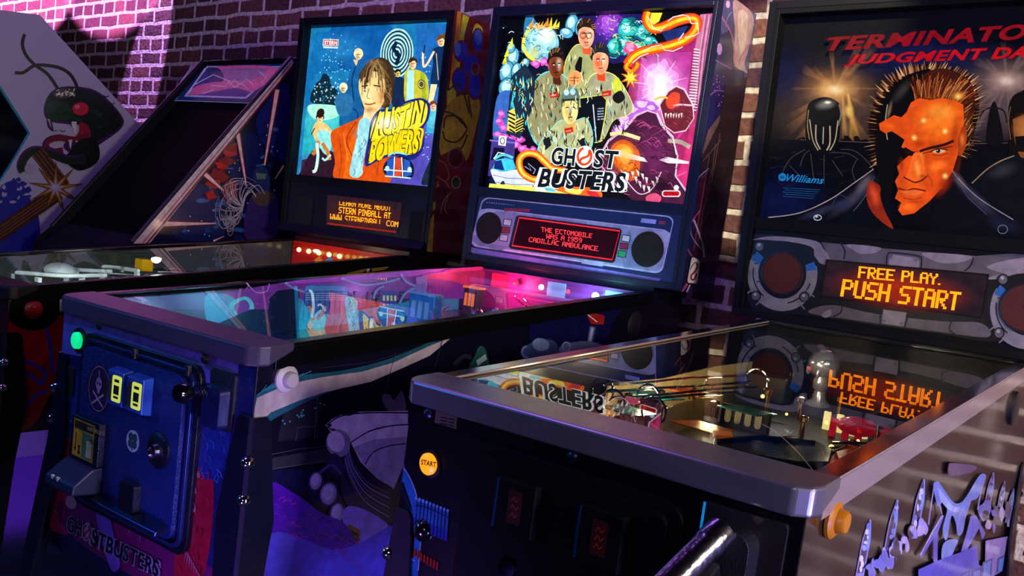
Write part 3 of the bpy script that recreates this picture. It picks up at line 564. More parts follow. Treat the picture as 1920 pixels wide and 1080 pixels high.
a.poly('1035,352 1070,350 1120,354 1128,370 1100,368 1060,362', '#ff6a20', True); a.poly('1060,354 1090,356 1086,364 1066,361', '#fff060', True); a.poly('1100,358 1118,360 1124,370 1108,368', '#e02c38', True); a.poly('1020,352 1038,352 1042,360 1024,358', '#60c8e8')
# title
T1 = '1036,281 1080,287 1079,315 1034,311'
for q, t in (('1036,275 1080,279 1079,312 1033,308', 'GH'), ('1114,280 1161,283 1158,317 1112,314', 'ST'), ('1014,315 1174,324 1171,360 1007,351', 'BUSTERS')):
    a.text(t, q, '#101820', 0.03, 0.12, '#ffffff', 0.035)
a.ell(1096, 294, 17, 21, '#ffffff', 10); a.ring(1096, 293, 12.5, 15.5, 4.6, '#e2481c', 10, -60, 250); a.line('1105,282 1103,292 1090,298 1087,306', 4.6, '#e2481c', True)
a.ell(1173, 357, 3, 3, '#ffffff'); a.ell(1173, 357, 1.8, 1.8, '#181820')
a.poly(rrect(1241, 1276, 357, 369, 5), '#ffffff'); a.poly(rrect(1243, 1274, 358.5, 367.5, 4), '#d01820'); a.text('STERN', '1247,360 1270,361.5 1269.5,366.5 1246.5,365', '#600410', 0.02); a.ell(1268, 352, 5, 5, '#d8e4ec')
a.poly('1212,368 1228,362 1240,370 1234,380 1214,378', '#e0507c', True)
a.build('translite', backlit, GB.r, 'backlit backglass crowded with coverall figures, neon mist and a black and white title')

# ---- speaker panel of the middle machine
GB.panelboard(mat('panel_navy', '#101440', 0.4)); a = Art(GB.head(0.0055)); pw = GB.head(0.0055)
def rr(q, r=0.12, n=5):      # rounded quad in pixels
    f = quadmap(q); return [f(x, z) for x, z in rrect(0, 1, 0, 1, r, n)]
def rr2(q, rs, rt, n=5):
    f = quadmap(q); out = []
    for cx, cz, an in ((1-rs, 1-rt, 0), (rs, 1-rt, 90), (rs, rt, 180), (1-rs, rt, 270)):
        for i in range(n+1):
            t = math.radians(an+90*i/n); out.append(f(cx+rs*math.cos(t), cz+rt*math.sin(t)))
    return out
a.poly(rr2(P('898,378 1254,436 1238,530 874,472'), .03, .1), '#6a62a8'); a.poly(rr2(P('899,370 1268,400 1247,524 877,463'), .03, .1), '#101442')
a.poly(rr2(P('905,369 1265,406 1241,514 881,461'), .04, .12), '#b8b8d8'); a.poly(rr2(P('907,371 1263,408 1240,512 883,459'), .04, .12), '#0c1040')
a.poly(rr2(P('901,389 1259,432 1241,513 882,460'), .05, .16), '#b8b8d8'); a.poly(rr2(P('902.5,391 1257,434 1239.5,511 883.5,458'), .05, .16), '#8c90b0')
for q, cl in (('902,392 930,394 900,440 889,440', '#b8c0d8'), ('1100,416 1150,422 1130,500 1090,494', '#a4a8c4'), ('1225,432 1256,436 1246,470', '#b0b4d0'), ('900,455 960,462 940,470 895,460', '#787c9c'), ('1160,470 1180,430 1200,500 1170,502', '#787ca0')): a.poly(q, cl)
a.poly(rr2(P('968,403 1167,429 1152,494 953,466'), .03, .1), '#08080c')
for x, y, cs in ((952, 416, ('#c8ccc8', '#8c1424', '#c8ccc8')), (1174, 446, ('#c8ccc8', '#8c1424', '#18a048'))):
    for i, cl in enumerate(cs):
        q = [(x-6-i*3.6, y-5+i*14.5), (x+7-i*3.6, y-3+i*14.5), (x+5-i*3.6, y+7+i*14.5), (x-8-i*3.6, y+5+i*14.5)]; a.poly([(p[0]+(1.8 if j in (1, 2) else -1.8), p[1]+(1.5 if j > 1 else -1.5)) for j, p in enumerate(q)], '#301828'); a.poly(q, cl)
[a.line([(912+i*4.5, 379.5+i*.42), (914.6+i*4.5, 379.8+i*.42)], 2.4 if i < 9 else 1.4, '#8088a8') for i in range(12)]; a.poly('946,390 994,392 993,397 945,396', '#8c1c34'); a.poly('1203,409 1231,412 1229,420 1201,417', '#9098d8'); a.poly('1236,414 1248,415 1247,421 1235,420', '#8c1c3c')
a.build('panel_artwork', panelprint, GB.r)
black_cloth = mat('speaker_cloth', '#040406', 0.9, bump=1, bscale=1500)
def grille(M, plane, u, v, r, m, trim=None):
    c = plane.px(u, v, 0.0012); n = plane.Mi.to_3x3() @ plane.n
    o = obj('speaker_grille', lathe(B(), c, n, [(0, r), (0.0015, r), (0.002, r-0.001), (0.0012, 0.001)], 40), m, M.r)
    if trim: obj('grille_ring', lathe(B(), c, n, [(0, r+0.004), (0.003, r+0.004), (0.0035, r+0.001), (0.0032, r), (0.0, r)], 40), trim, o)
    return o
for u, v in ((916.5, 427.5), (1214, 467.5)): grille(GB, pw, u, v, 0.0475, black_cloth)
def display(M, plane, q, quadcol, m=ledprint):
    a_ = Art(plane, 0.0022); a_.poly(q, quadcol); return a_
a = display(GB, pw, '975,406 1165,431 1150,490 962,464', '#120004')
for q in ('973.5,408 1162,433 1148,487 960,460.5',): 
    qq = P(q); a.line(qq+[qq[0], qq[1]], 2.2, '#d01824')
a.dots('THE ECTOMOBILE', '1014.5,425.5 1111,438 1109.5,446.5 1015,434.5', '#e83038', rows=(0, 7)); a.dots('WAS A 1959', '1024.5,438 1092,446.5 1090.5,455 1024,447', '#e83038'); a.dots('CADILLAC AMBULANCE.', '992.5,444.5 1124,462 1122.5,471 991,453', '#e83038')
a.build('dot_display', ledbright, GB.r, 'red dot-matrix display')

# ================================================================== backglass of the far machine
a = AP.translite('#1878b0')
a.poly('560,330 572,260 640,250 640,340', '#3c8cc0'); a.poly('594,60 735,52 735,110 590,140 580,200 575,225 570,160', '#1068a8'); a.poly('575,200 650,190 650,280 566,290', '#28a8b8'); a.poly('780,45 850,45 835,200 780,180', '#1c64b0')
a.poly('620,52 732,46 700,110 640,130', '#0c58a0', True); a.poly('790,180 838,190 806,350 700,345 720,300', '#5048b0'); a.poly('800,200 832,200 826,250 800,250', '#28b0d0')
a.poly('562,330 566,300 600,292 640,310 640,338', '#3c2850'); a.poly('566,318 590,280 630,290 632,338 566,330', '#2c1428', True)
for i in range(12): rx, ry = 31-i*2.4, 47-i*3.7; a.ell(744, 100, rx, ry, '#b8ecf0' if i % 2 == 0 else '#0c3850', 6)
a.line('744,78 738,92 748,104 742,122', 7, '#0a2038', True)
for i in range(90):
    rnd2 = random.Random(i); x, y = (rnd2.gauss(632, 16), rnd2.gauss(120, 30)) if i < 50 else (rnd2.gauss(800, 9), rnd2.uniform(100, 310)); a.ell(x, y, 1.1, 1.2, '#90e8f8', n=7)
a.glow(640, 90, 60, 40, '#2c90c8', .5); a.glow(700, 240, 80, 60, '#40c8e0', .35); a.glow(610, 230, 50, 40, '#60e0d0', .5); a.glow(815, 220, 26, 60, '#60a8f0', .5)
# mountain of rock
a.poly('582,190 590,160 600,150 606,138 616,142 622,160 634,172 640,198 610,196', '#0c2838', True)
for i in range(60): rnd2 = random.Random(200+i); x = rnd2.uniform(586, 634); y = rnd2.uniform(152, 192); a.poly([(x, y), (x+3, y+1), (x+1, y+4)], rnd2.choice(['#a8d8d8', '#d8f4f0', '#206880']))
a.poly('582,196 638,200 634,218 600,226 580,214', '#a8f0d8', True)
# figures
def fig(x, y, r_, skin, hair, body, cl):
    a.poly(body, cl, True); a.ell(x, y-r_*.3, r_*1.1, r_*1.15, hair); a.ell(x, y, r_*.85, r_*1.2, skin); a.glow(x-r_*.3, y+r_*.2, r_*.7, r_*1.1, '#a86840', .6); a.poly([(x-r_*.95, y-r_*.2), (x-r_*.8, y-r_*1.2), (x, y-r_*1.6), (x+r_*.9, y-r_*1.1), (x+r_*.95, y-r_*.2), (x+r_*.3, y-r_*.8)], hair, True); a.line([(x-r_*.4, y-r_*.1), (x+r_*.5, y-r_*.1)], 1.1, '#503018'); a.line([(x-r_*.25, y+r_*.6), (x+r_*.3, y+r_*.6)], 1, '#803828')
fig(672, 103, 8, '#e8d8a8', '#f0e4b4', '664,112 684,114 694,140 700,200 690,236 640,240 640,200 652,150', '#145c98')
for s_ in ('668,122 660,150 664,190', '680,130 676,170 684,220', '650,200 670,210 668,236'): a.line(s_, 2, '#0a3060', True)
a.poly('662,112 672,112 668,124', '#e8c898'); fig(644, 166, 7, '#f0e0b0', '#f4e8c0', '634,176 654,176 662,190 656,214 636,216 628,192', '#286ca0')
fig(746, 138, 5.5, '#e8d060', '#181410', '736,146 756,146 764,170 762,200 738,200 730,170', '#14284c'); fig(774, 120, 8, '#f4d8a8', '#3c2418', '764,130 790,134 802,150 800,190 762,194 758,150', '#c8c030')
a.poly('764,132 776,132 776,190 762,190', '#b0f0f8'); a.line('792,136 796,186', 8, '#98b028', True); a.ell(790, 158, 7, 9, '#504c28'); a.ring(790, 158, 5, 6, 1.5, '#d8d880')
fig(827, 78, 8, '#f4d0a0', '#6c4420', '812,92 840,90 842,130 836,160 808,158 812,120', '#0c2c58'); a.poly('830,62 844,70 846,100 838,104 836,80', '#6c4420', True); a.line('814,96 802,118 794,124 793,98', 4, '#f4d8b0', True); a.line('794,100 797,84', 2.2, '#182030')
a.poly('808,158 820,158 812,190 802,196', '#f8e0a8'); a.poly('824,160 836,160 832,194 826,194', '#f8e0a8'); a.line('818,100 822,150', 1.4, '#d8c8a0'); fig(812, 200, 7, '#f8d0a8', '#704028', '804,208 820,208 828,240 802,236', '#58c0d8')
fig(600, 222, 7, '#f8d8a0', '#28140c', '590,232 606,230 622,246 614,266 600,272 588,256', '#f0c880'); a.ell(601, 212, 7, 9, '#28140c', 20); a.line('608,240 628,258 644,266', 5, '#f8d8a0', True); a.line('590,236 586,250 596,256', 4, '#f0c070'); a.poly('596,246 616,248 624,268 612,290 598,272', '#90e4e0', True)
a.line('598,264 592,282 586,290', 7, '#c87838', True); a.line('604,268 614,284 618,300', 7, '#c87838', True); a.line('594,268 596,292 592,318 586,322', 5.5, '#c8f4ec', True); a.line('584,252 590,240', 2, '#101820'); a.line('620,290 610,300 604,296', 4, '#a8e0e0', True)
# man in the orange jacket
a.poly('620,252 640,236 668,224 690,212 712,226 720,260 730,300 726,345 632,338 628,300', '#d8500c', True); a.poly('676,222 694,216 688,260 676,290 664,336 644,334 650,280', '#e8640c')
for s_, cl in (('668,228 650,262 664,300', '#8c2c08'), ('636,256 640,300 636,330', '#a83c08'), ('704,232 712,280 706,330', '#a83c08'), ('692,232 700,300', '#f08030'), ('644,250 652,300', '#f08030')): a.line(s_, 1.8, cl, True)
a.poly('684,200 706,206 704,228 690,240 680,224', '#e8d0a0'); a.poly('674,226 690,222 698,240 690,262 684,290 676,330 656,328 660,296 668,262', '#98d8e0', True)
for i in range(16): rnd2 = random.Random(300+i); x = rnd2.uniform(662, 688); y = rnd2.uniform(240, 318); a.line([(x, y), (x+3, y+7), (x-1, y+14)], 1.3, rnd2.choice(['#3c88b0', '#f0ffff', '#f0ffff']), True)
a.poly('674,148 680,128 698,112 716,108 732,118 740,140 738,170 732,196 722,204 708,190 700,150', '#3c2c1c', True)
a.poly('674,150 686,138 704,134 718,142 724,160 722,184 712,204 700,212 686,206 678,188 673,168', '#f0d088', True); a.glow(716, 176, 12, 34, '#b8743c', .9); a.glow(690, 180, 14, 22, '#fff0b8', .8); a.glow(694, 206, 18, 8, '#b87840', .7)
a.poly('676,156 678,134 694,116 714,112 726,124 722,146 714,136 700,130 690,142 682,146', '#503a22', True); a.poly('718,134 730,140 736,170 728,196 720,184 722,160', '#503a22', True)
for i in range(46):
    r_ = random.Random(5000+i); t = r_.random(); x0, y0 = 702+r_.uniform(-8, 8), 112+r_.uniform(-2, 8); x1, y1 = 678+t*56, 140+abs(t-.4)*70+r_.uniform(-6, 16)
    a.line([(x0, y0), ((x0+x1)/2+(x1-702)*.25, (y0+y1)/2-6), (x1, y1)], 1.2, r_.choice(['#8c6c40', '#2c1c0e', '#6c4c28', '#a88854', '#3c2814']), True)
for i in range(22):
    r_ = random.Random(5100+i); y0 = 138+r_.uniform(0, 40); a.line([(722+r_.uniform(0, 8), y0), (728+r_.uniform(0, 8), y0+10), (726+r_.uniform(0, 8), y0+20)], 1.2, r_.choice(['#8c6c40', '#2c1c0e', '#6c4c28']), True)
a.glow(702, 118, 20, 10, '#8c6c44', .7); a.line('678,162 690,160', 2.2, '#382010'); a.line('700,160 714,162', 2.2, '#382010'); a.ell(684, 168, 3, 1.6, '#fff8e8'); a.ell(706, 168, 3.4, 1.6, '#fff8e8'); a.ell(684, 168, 1.2, 1.4, '#203028', n=8); a.ell(707, 168, 1.2, 1.4, '#203028', n=8)
a.line('692,166 688,182 694,185', 1.6, '#b07838', True); a.line('684,194 692,196 704,193', 2.4, '#a04830', True)
# groovy title
w1 = lambda x, y: y*(0.80+0.28*math.sin(PI*min(1, x*.9+.12))) + 0.10*math.sin(x*9)
w2 = lambda x, y: y*(0.92+0.12*math.sin(PI*x)) - 0.06*math.sin(x*8)
a.poly('690,262 696,226 712,206 736,204 760,190 790,184 806,196 804,222 794,240 796,262 790,286 770,300 740,292 712,300 688,312 684,300', '#1a2478', True)
a.poly('694,258 700,230 714,211 738,208 762,194 788,188 801,198 799,221 790,236 770,246 740,250 712,258 700,266', '#f4e430', True); a.poly('690,298 700,264 740,252 790,240 792,262 786,282 768,290 740,288 712,294 694,306', '#f4d808', True)
a.glow(724, 228, 36, 20, '#fffbe0', .8); a.glow(770, 212, 26, 18, '#fff8a0', .6)
a.text('AUSTIN', '703,214 797,184 788,232 696,263', '#fbe92c', 0.028, 0.0, '#281c28', 0.028, w1); a.text('POWERS', '698,262 790,238 783,284 691,303', '#f8da0c', 0.028, 0.0, '#281c28', 0.028, w2); a.glow(722, 232, 34, 18, '#ffffff', .35)

a.poly('606,73 635,74 634,86 605,86', '#e8e8f0'); a.poly('607,74.5 634,75.5 633,85 606.5,84.5', '#b83028'); a.text('STERN', '608.5,76 632.5,77 631.5,84 608,83.5', '#ffffff', 0.03); a.poly('606,87 634,88 633,91 606,90', '#d8e0e8')
# small car with a striped bonnet
a.poly('718,318 726,300 742,294 762,296 774,308 776,324 768,334 730,332', '#0c1830', True); a.poly('726,300 740,295 738,330 724,328', '#2858b8'); a.poly('742,295 752,296 752,332 740,331', '#d84828'); a.poly('756,297 768,302 772,328 758,332', '#2858b8')
for s_ in ('740,294 738,331', '753,295 755,332', '720,318 772,322'): a.line(s_, 2, '#f0f8ff')
a.ell(726, 316, 4, 5, '#b8f0f0'); a.ell(768, 318, 4, 5, '#b8f0f0'); a.line('722,330 770,334', 2.5, '#c8e8f0'); a.line('728,292 742,286 764,290', 3, '#88d8e0', True)
a.poly('806,300 818,280 822,300 812,340 790,344', '#18283c', True)
a.build('translite', backlit, AP.r, 'backlit backglass with a brown-haired man in an orange jacket and yellow title')
AP.panelboard(mat('panel_black_blue', '#080a1c', 0.35)); pw = AP.head(0.0055)
for u, v in ((572, 395), (785, 424)):
    c_ = pw.px(u, v); obj('speaker_grille', pry(B(), [(c_.x+x, c_.z+z) for x, z in rrect(-.042, .042, -.052, .052, .012)], c_.y-0.004, c_.y-0.001), black_cloth, AP.r)
a = display(AP, pw, '614,365 754,380 745,438 611,421', '#180c12'); a.glow(684, 402, 80, 30, '#4c1404', .7, 7); a.dots('LEARN MORE ABOUT', '636.4,377.5 733.5,388 732.5,396 636,384.5', '#e88c10', rows=(2, 7)); a.dots('STERN PINBALL AT', '635.5,387.5 733,399 732,410.5 634.6,399.5', '#f09414')
a.dots('WWW', '619,400.5 641,403 640.5,413 618.5,410.5', '#e8880c', rows=(0, 6)); a.dots('STERNPINBALL', '647,404 717,412 716,420.5 646.5,413', '#e8880c', rows=(0, 5)); a.dots('COM', '725,413 747.5,416 746,426 724,423.5', '#e8880c'); a.line('614,419 742,435', 3, '#641008')
a.build('dot_display', ledbright, AP.r, 'orange dot-matrix display')
o = obj('panel_lip', prx(B(), [(AP.yb-0.02, 1.115), (AP.yb, 1.10), (AP.yb+0.004, 1.14), (AP.yb-0.004, 1.14)], -AP.b+0.01, AP.b-0.01), blueblack, AP.r)

# ================================================================== backglass of the right machine
a = T2.translite('#04050f')
a.glow(1560, 200, 150, 110, '#5c4438', .9); a.glow(1880, 190, 140, 110, '#54424a', .9); a.glow(1720, 110, 200, 60, '#141c4c', .8); a.glow(1460, 140, 90, 80, '#0c1440', .8)
def burst(x, y, c1, c2, k=1.0):
    for i, (an, L, wd) in enumerate(((96, 74, 9), (180, 84, 5), (0, 96, 4), (148, 74, 14), (136, 60, 8), (60, 100, 12), (48, 110, 16), (222, 120, 16), (236, 130, 14), (212, 100, 10), (252, 80, 10), (286, 112, 14), (300, 118, 16), (274, 80, 8), (330, 70, 8))):
        t = math.radians(an); a.ray(x, y, x+L*k*math.cos(t), y-L*k*math.sin(t), wd*.5*k, wd*1.3*k, c1, .75)
    a.glow(x, y, 80*k, 46*k, c1, .8); a.glow(x, y+2, 46*k, 24*k, c2, .95); a.glow(x, y+2, 20*k, 12*k, '#ffe8b8' if k == 1 else '#d8c0b8', .8)
burst(1566, 166, '#b87c4c', '#f0b468'); burst(1888, 150, '#806460', '#b49088', .98)
a.ray(1590, 176, 1604, 268, 6, 22, '#ffb850', .9); a.glow(1592, 208, 12, 16, '#ffd070', .8); a.ray(1580, 180, 1584, 262, 4, 12, '#e0a050', .8)
for i in range(30): r_ = random.Random(520+i); x = r_.uniform(1490, 1900); y = r_.uniform(255, 266); a.poly([(x, 270), (x, y), (x+r_.uniform(4, 14), y-r_.uniform(0, 4)), (x+r_.uniform(14, 22), 270)], '#0c0a10')
a.poly('1405,400 1440,262 1500,262 1600,266 1660,268 1800,270 1960,268 1960,470 1415,440', '#04050c'); a.line('1500,262 1600,266 1660,268', 1.2, '#5c4430'); a.line('1800,270 1890,268', 1.2, '#5c4c44')
a.glow(1460, 380, 120, 80, '#08103c', .9); a.glow(1900, 440, 120, 50, '#080c30', .9)
# plain round-topped pillar at the left, thin post at the right
a.poly('1511,262 1513,205 1524,188 1546,182 1566,188 1576,204 1573,262 1560,284 1530,286', '#0c0a0a', True); a.glow(1548, 196, 24, 12, '#8c8880', .8, -10); a.glow(1552, 192, 9, 4, '#fff8e8', .95); a.line('1573,196 1577,214 1571,236', 3, '#786c5c', True); a.line('1516,206 1514,236 1518,262', 2, '#907050', True)
for s_, wd in (('1518,224 1524,262 1534,282', 3), ('1571,226 1566,262 1556,282', 3), ('1530,234 1530,262 1538,280', 4), ('1544,238 1543,270', 3), ('1556,236 1556,268 1550,282', 4)): a.line(s_, wd, '#4c443c', True); a.line(s_, wd*.4, '#c8b898', True)
for s_ in ('1518,282 1508,290 1500,312', '1510,280 1480,300 1460,340', '1576,280 1600,282 1622,298 1638,318', '1560,286 1590,288 1610,300', '1520,288 1526,340', '1545,290 1545,345', '1606,300 1598,320 1606,345', '1480,310 1500,330', '1560,300 1580,330'): a.line(s_, 1.5, '#3c3838', True)
for i in range(30): r_ = random.Random(i+500); x = r_.uniform(1440, 1630); y = r_.uniform(286, 352); a.line([(x, y), (x+r_.uniform(5, 24), y+r_.uniform(-7, 7))], 1.1, r_.choice(['#1c1a24', '#14141c', '#28242c']))
a.poly('1850,268 1854,214 1864,190 1873,214 1880,268', '#0a080c', True); a.line('1836,222 1846,206 1864,202 1882,208 1888,230', 3, '#141014', True)
# second person at the right edge
a.poly('1893,270 1890,220 1894,190 1914,172 1990,160 1990,480 1900,320', '#0c0806', True); a.poly('1900,234 1908,220 1990,210 1990,420 1920,306 1904,270', '#7c4420', True); a.glow(1920, 240, 26, 30, '#d08040', .7); a.poly('1903,256 1990,250 1990,290 1906,284', '#060606'); a.line('1895,200 1891,226 1895,262', 2, '#704020', True)
a.poly('1820,352 1850,322 1880,300 1906,292 1960,330 1960,450 1860,420', '#080a14', True); a.line('1822,344 1850,318 1876,302 1902,292', 2.5, '#806858', True); a.glow(1880, 320, 40, 18, '#34303c', .7, -20)
# jacket
a.poly('1430,412 1500,400 1560,370 1610,335 1640,318 1700,420 1790,318 1830,350 1900,400 1960,430 1960,480 1420,450', '#050712')
for x, y, rx, ry, an, cl, al in ((1600, 372, 70, 14, -38, '#3c3850', .9), (1540, 396, 60, 10, -20, '#2c2c48', .9), (1620, 345, 30, 12, -50, '#6c6070', .7), (1830, 372, 70, 14, 42, '#38344c', .9), (1800, 340, 30, 10, 55, '#605464', .8), (1580, 384, 22, 16, 0, '#24264c', .8), (1880, 420, 50, 20, 20, '#1c1c34', .8)): a.glow(x, y, rx, ry, cl, al, an)
for s_, wd, cl in (('1440,408 1500,399 1556,374 1600,344 1638,317', 1.8, '#a08c90'), ('1784,316 1796,334 1836,372 1900,412', 1.8, '#8c7c8c'), ('1640,330 1622,368 1600,396', 1.4, '#4c4860'), ('1790,322 1812,366 1850,402', 1.2, '#44405c'), ('1560,384 1572,366 1590,372', 1.2, '#2c3058')): a.line(s_, wd, cl, True)
a.ring(1533, 408, 7, 5, 1.6, '#a8b0c0'); a.ring(1880, 430, 9, 8, 1.4, '#6c7088'); a.glow(1531, 406, 4, 3, '#e0e8f0', .8)
a.poly('1630,340 1625,372 1640,404 1676,430 1660,398 1650,366 1652,350', '#8c2410', True); a.glow(1640, 366, 12, 30, '#d84824', .9, -15)
a.poly('1664,400 1740,400 1760,360 1740,440 1680,440', '#04040a')
# hair
hr = spline(P('1640,310 1634,288 1632,260 1628,236 1634,206 1646,176 1662,152 1688,134 1716,124 1744,120 1776,126 1804,136 1824,152 1834,176 1836,206 1830,236 1822,264 1810,294'), False, 4)
a.poly(hr+P('1800,300 1740,330 1660,330'), '#120806')
for i, (x, y) in enumerate(hr):
    r_ = random.Random(600+i); dx, dy = x-1734, y-250; d = math.hypot(dx, dy)
    for k in range(3):
        e = r_.uniform(2, 11); q = r_.uniform(-5, 5); s0 = .90; c_ = r_.choice(['#a87048', '#c89060', '#7c4828', '#e0a878']) if k < 2 else '#3c1c10'
        a.poly([(1734+dx*s0-3+q, 250+dy*s0), (1734+dx*s0+3+q, 250+dy*s0), (x+dx/d*e+q*1.4+(6 if dx > 0 else -1), y+dy/d*e)], c_)
a.poly('1652,216 1668,172 1700,142 1736,130 1744,134 1728,170 1716,192 1700,260 1680,330 1664,386 1648,340 1642,270', '#080606', True); a.glow(1690, 172, 12, 34, '#3c3838', .8, 38); a.glow(1668, 206, 5, 22, '#8c7860', .7, 14); a.line('1664,196 1660,230 1664,262', 1.6, '#b0a080', True)
a.poly('1714,188 1722,160 1738,136 1770,128 1804,140 1822,158 1828,190 1824,224 1812,250 1806,200 1790,188 1744,184', '#3c1408', True)
for i in range(120):
    r_ = random.Random(650+i); t = r_.random(); x0 = 1716+t*92; y0 = 190+max(0, t-.8)*160-r_.uniform(0, 10); L = r_.uniform(22, 50); an = math.radians(118-t*86+r_.uniform(-8, 8)); x1, y1 = x0+L*.9*math.cos(an), y0-L*math.sin(an)
    a.line([(x0, y0), ((x0+x1)/2+2, (y0+y1)/2-2), (x1+5, y1)], r_.uniform(.9, 1.8), r_.choice(['#8c3c1c', '#6c2410', '#b0602c', '#2c0c06', '#c87c44', '#54180a']), True)
for i in range(50):
    r_ = random.Random(780+i); t = r_.random(); x0, y0 = 1808+r_.uniform(-4, 10), 200+t*86; a.line([(x0, y0), (x0+5+r_.uniform(0, 9), y0-10)], 1.2, r_.choice(['#8c4824', '#54200e', '#c88450', '#240c06']))
for x, y in P('1796,182 1798,178'): a.glow(x, y, 16, 9, '#ff9c40', .6)
# face: lit orange, ragged shadow on one side
face = '1708,192 1724,184 1744,188 1766,184 1790,188 1806,196 1808,230 1798,262 1796,290 1786,322 1766,352 1742,378 1714,400 1692,404 1684,394 1690,380 1678,372 1684,356 1678,340 1686,326 1682,312 1694,300 1706,290 1700,280 1690,276 1696,262 1682,252 1672,246 1660,250 1650,244 1648,232 1662,224 1676,216 1690,220 1700,210'
a.poly(face, '#e04c10'); a.glow(1760, 226, 60, 52, '#ff7c1c', .95); a.glow(1764, 210, 38, 22, '#ff9c38', .8); a.glow(1668, 236, 18, 8, '#f06414', .8); a.glow(1790, 250, 12, 40, '#a02c08', .75, 8); a.glow(1770, 345, 16, 36, '#982808', .9, 35)
a.glow(1722, 270, 18, 10, '#a83008', .7); a.glow(1762, 276, 34, 10, '#a83408', .8); a.glow(1756, 312, 26, 16, '#ff7824', .8, -20); a.glow(1714, 350, 26, 16, '#f06418', .7); a.glow(1704, 388, 22, 12, '#ff6c1c', .8); a.glow(1690, 310, 8, 20, '#8c2408', .8); a.glow(1726, 300, 10, 24, '#ff8c34', .9)
a.poly('1796,262 1806,236 1813,250 1809,280 1799,292', '#a83c10', True); a.glow(1804, 262, 6, 16, '#e87830', .8)
a.line('1724,284 1742,278 1768,272 1788,264', 5, '#2c0e06', True); a.line('1730,288 1760,280 1786,274', 2, '#6c2008', True); a.ell(1761, 283.5, 12, 3.8, '#d8a880', -5); a.ell(1759, 283, 4, 3.8, '#140804'); a.ell(1757.6, 282, 1.1, 1.1, '#fff0d8', n=8); a.line('1744,285 1758,279 1777,281', 2.2, '#3c1206', True); a.line('1748,290 1762,292 1778,287', 1.4, '#702008', True); a.glow(1762, 298, 20, 6, '#b83c0c', .7)
a.poly('1696,276 1712,284 1722,284 1716,292 1700,290', '#1c0a06', True)
a.poly('1712,290 1722,286 1730,304 1738,326 1730,336 1712,340 1698,334 1704,318', '#f4641c', True); a.glow(1720, 316, 8, 22, '#ffa048', .9, -8); a.line('1694,332 1706,338 1716,342 1728,338 1738,330', 2.6, '#5c1404', True); a.glow(1730, 330, 10, 6, '#b03808', .8); a.line('1738,326 1748,342 1746,352', 1.4, '#a83408', True)
a.line('1684,353 1700,357 1714,354 1736,358', 2.8, '#701404', True); a.poly('1688,358 1712,357 1732,360 1716,367 1698,365', '#e8642c', True); a.line('1694,371 1712,374 1728,370', 1.6, '#a02c08', True); a.glow(1712, 378, 18, 5, '#a83008', .6)
for x, y in P('1732,226 1796,181 1772,246 1714,258 1772,330'): a.glow(x, y, 8, 8, '#ffc860', .95); a.ell(x, y, 1.6, 1.6, '#fff0b0', n=10)
a.glow(1796, 310, 8, 30, '#5c1808', .7, 12)
w0 = lambda x, y: y
a.text('TERMINATOR 2', '1552,70 2022,38 2020,68 1548,96', '#8c0818', 0.035, 0.25, '#300408', 0.015); a.text('JUDGMENT DAY', '1588,103 1968,84 1964,114 1582,126', '#c00c1c', 0.035, 0.25, '#500408', 0.015)
a.ell(1467, 332, 7.5, 7.5, '#1878c0'); a.text('W', '1463,329 1471,330 1470,336 1462,335', '#04103c', 0.02); a.text('Williams', '1476,326 1546,332 1544,345 1474,340', '#1884cc', 0.012, 0.35)
for i in range(5): a.line([(1468+i % 2*4, 352+i*4), (1538-i*3, 356+i*4)], 1, '#124c80')
a.build('translite', backlit_dim, T2.r, 'backlit backglass with an orange-lit portrait of a man under red lettering')
# speaker panel
T2.panelboard(mat('panel_black', '#040406', 0.5, spec=.2)); pw = T2.head(0.0055); a = Art(pw)
a.poly('1405,450 1440,440 1520,450 1560,462 1660,470 1760,478 1860,484 1920,478 1985,480 1975,560 1960,620 1860,640 1760,625 1660,612 1560,598 1500,590 1420,585 1400,540', '#050509', True)
g0, g1, g2 = '#6c6468', '#565056', '#807880'
a.poly('1410,450 1450,443 1530,452 1580,482 1850,510 1960,486 1960,500 1860,524 1560,500 1520,462 1440,450', g2, True)
a.poly('1540,454 1660,466 1830,480 1970,470 1960,500 1880,512 1856,520 1560,492', g1); a.poly('1590,458 1650,464 1640,474 1616,476 1598,468', g2, True); a.poly('1730,474 1820,480 1800,492 1760,492', g2, True); a.poly('1850,500 1900,486 1960,480 1900,512', g2, True)
for s_ in ('1575,454 1584,470 1582,486', '1826,484 1818,500 1808,508', '1662,500 1664,478 1676,474 1722,480 1728,488 1726,506'): a.line(s_, 3, '#08122c', True)
a.poly('1666,498 1668,482 1676,478 1720,484 1724,490 1722,504', g2)
a.poly('1516,586 1560,572 1640,588 1760,602 1840,606 1852,632 1760,622 1600,600', g1, True)
for s_ in ('1580,570 1576,586 1562,594', '1652,578 1650,608', '1704,586 1696,614', '1786,598 1780,616 1790,626'): a.line(s_, 3, '#08122c', True)
a.poly('1656,580 1700,586 1694,612 1654,606', g2); a.poly('1540,590 1556,580 1558,590 1548,596', g2, True)
for x, y in P('1574,470 1825,494 1671,483 1717,488 1572,578 1690,606 1658,602 1787,608'): a.ring(x, y, 2, 2, .9, '#30303c')
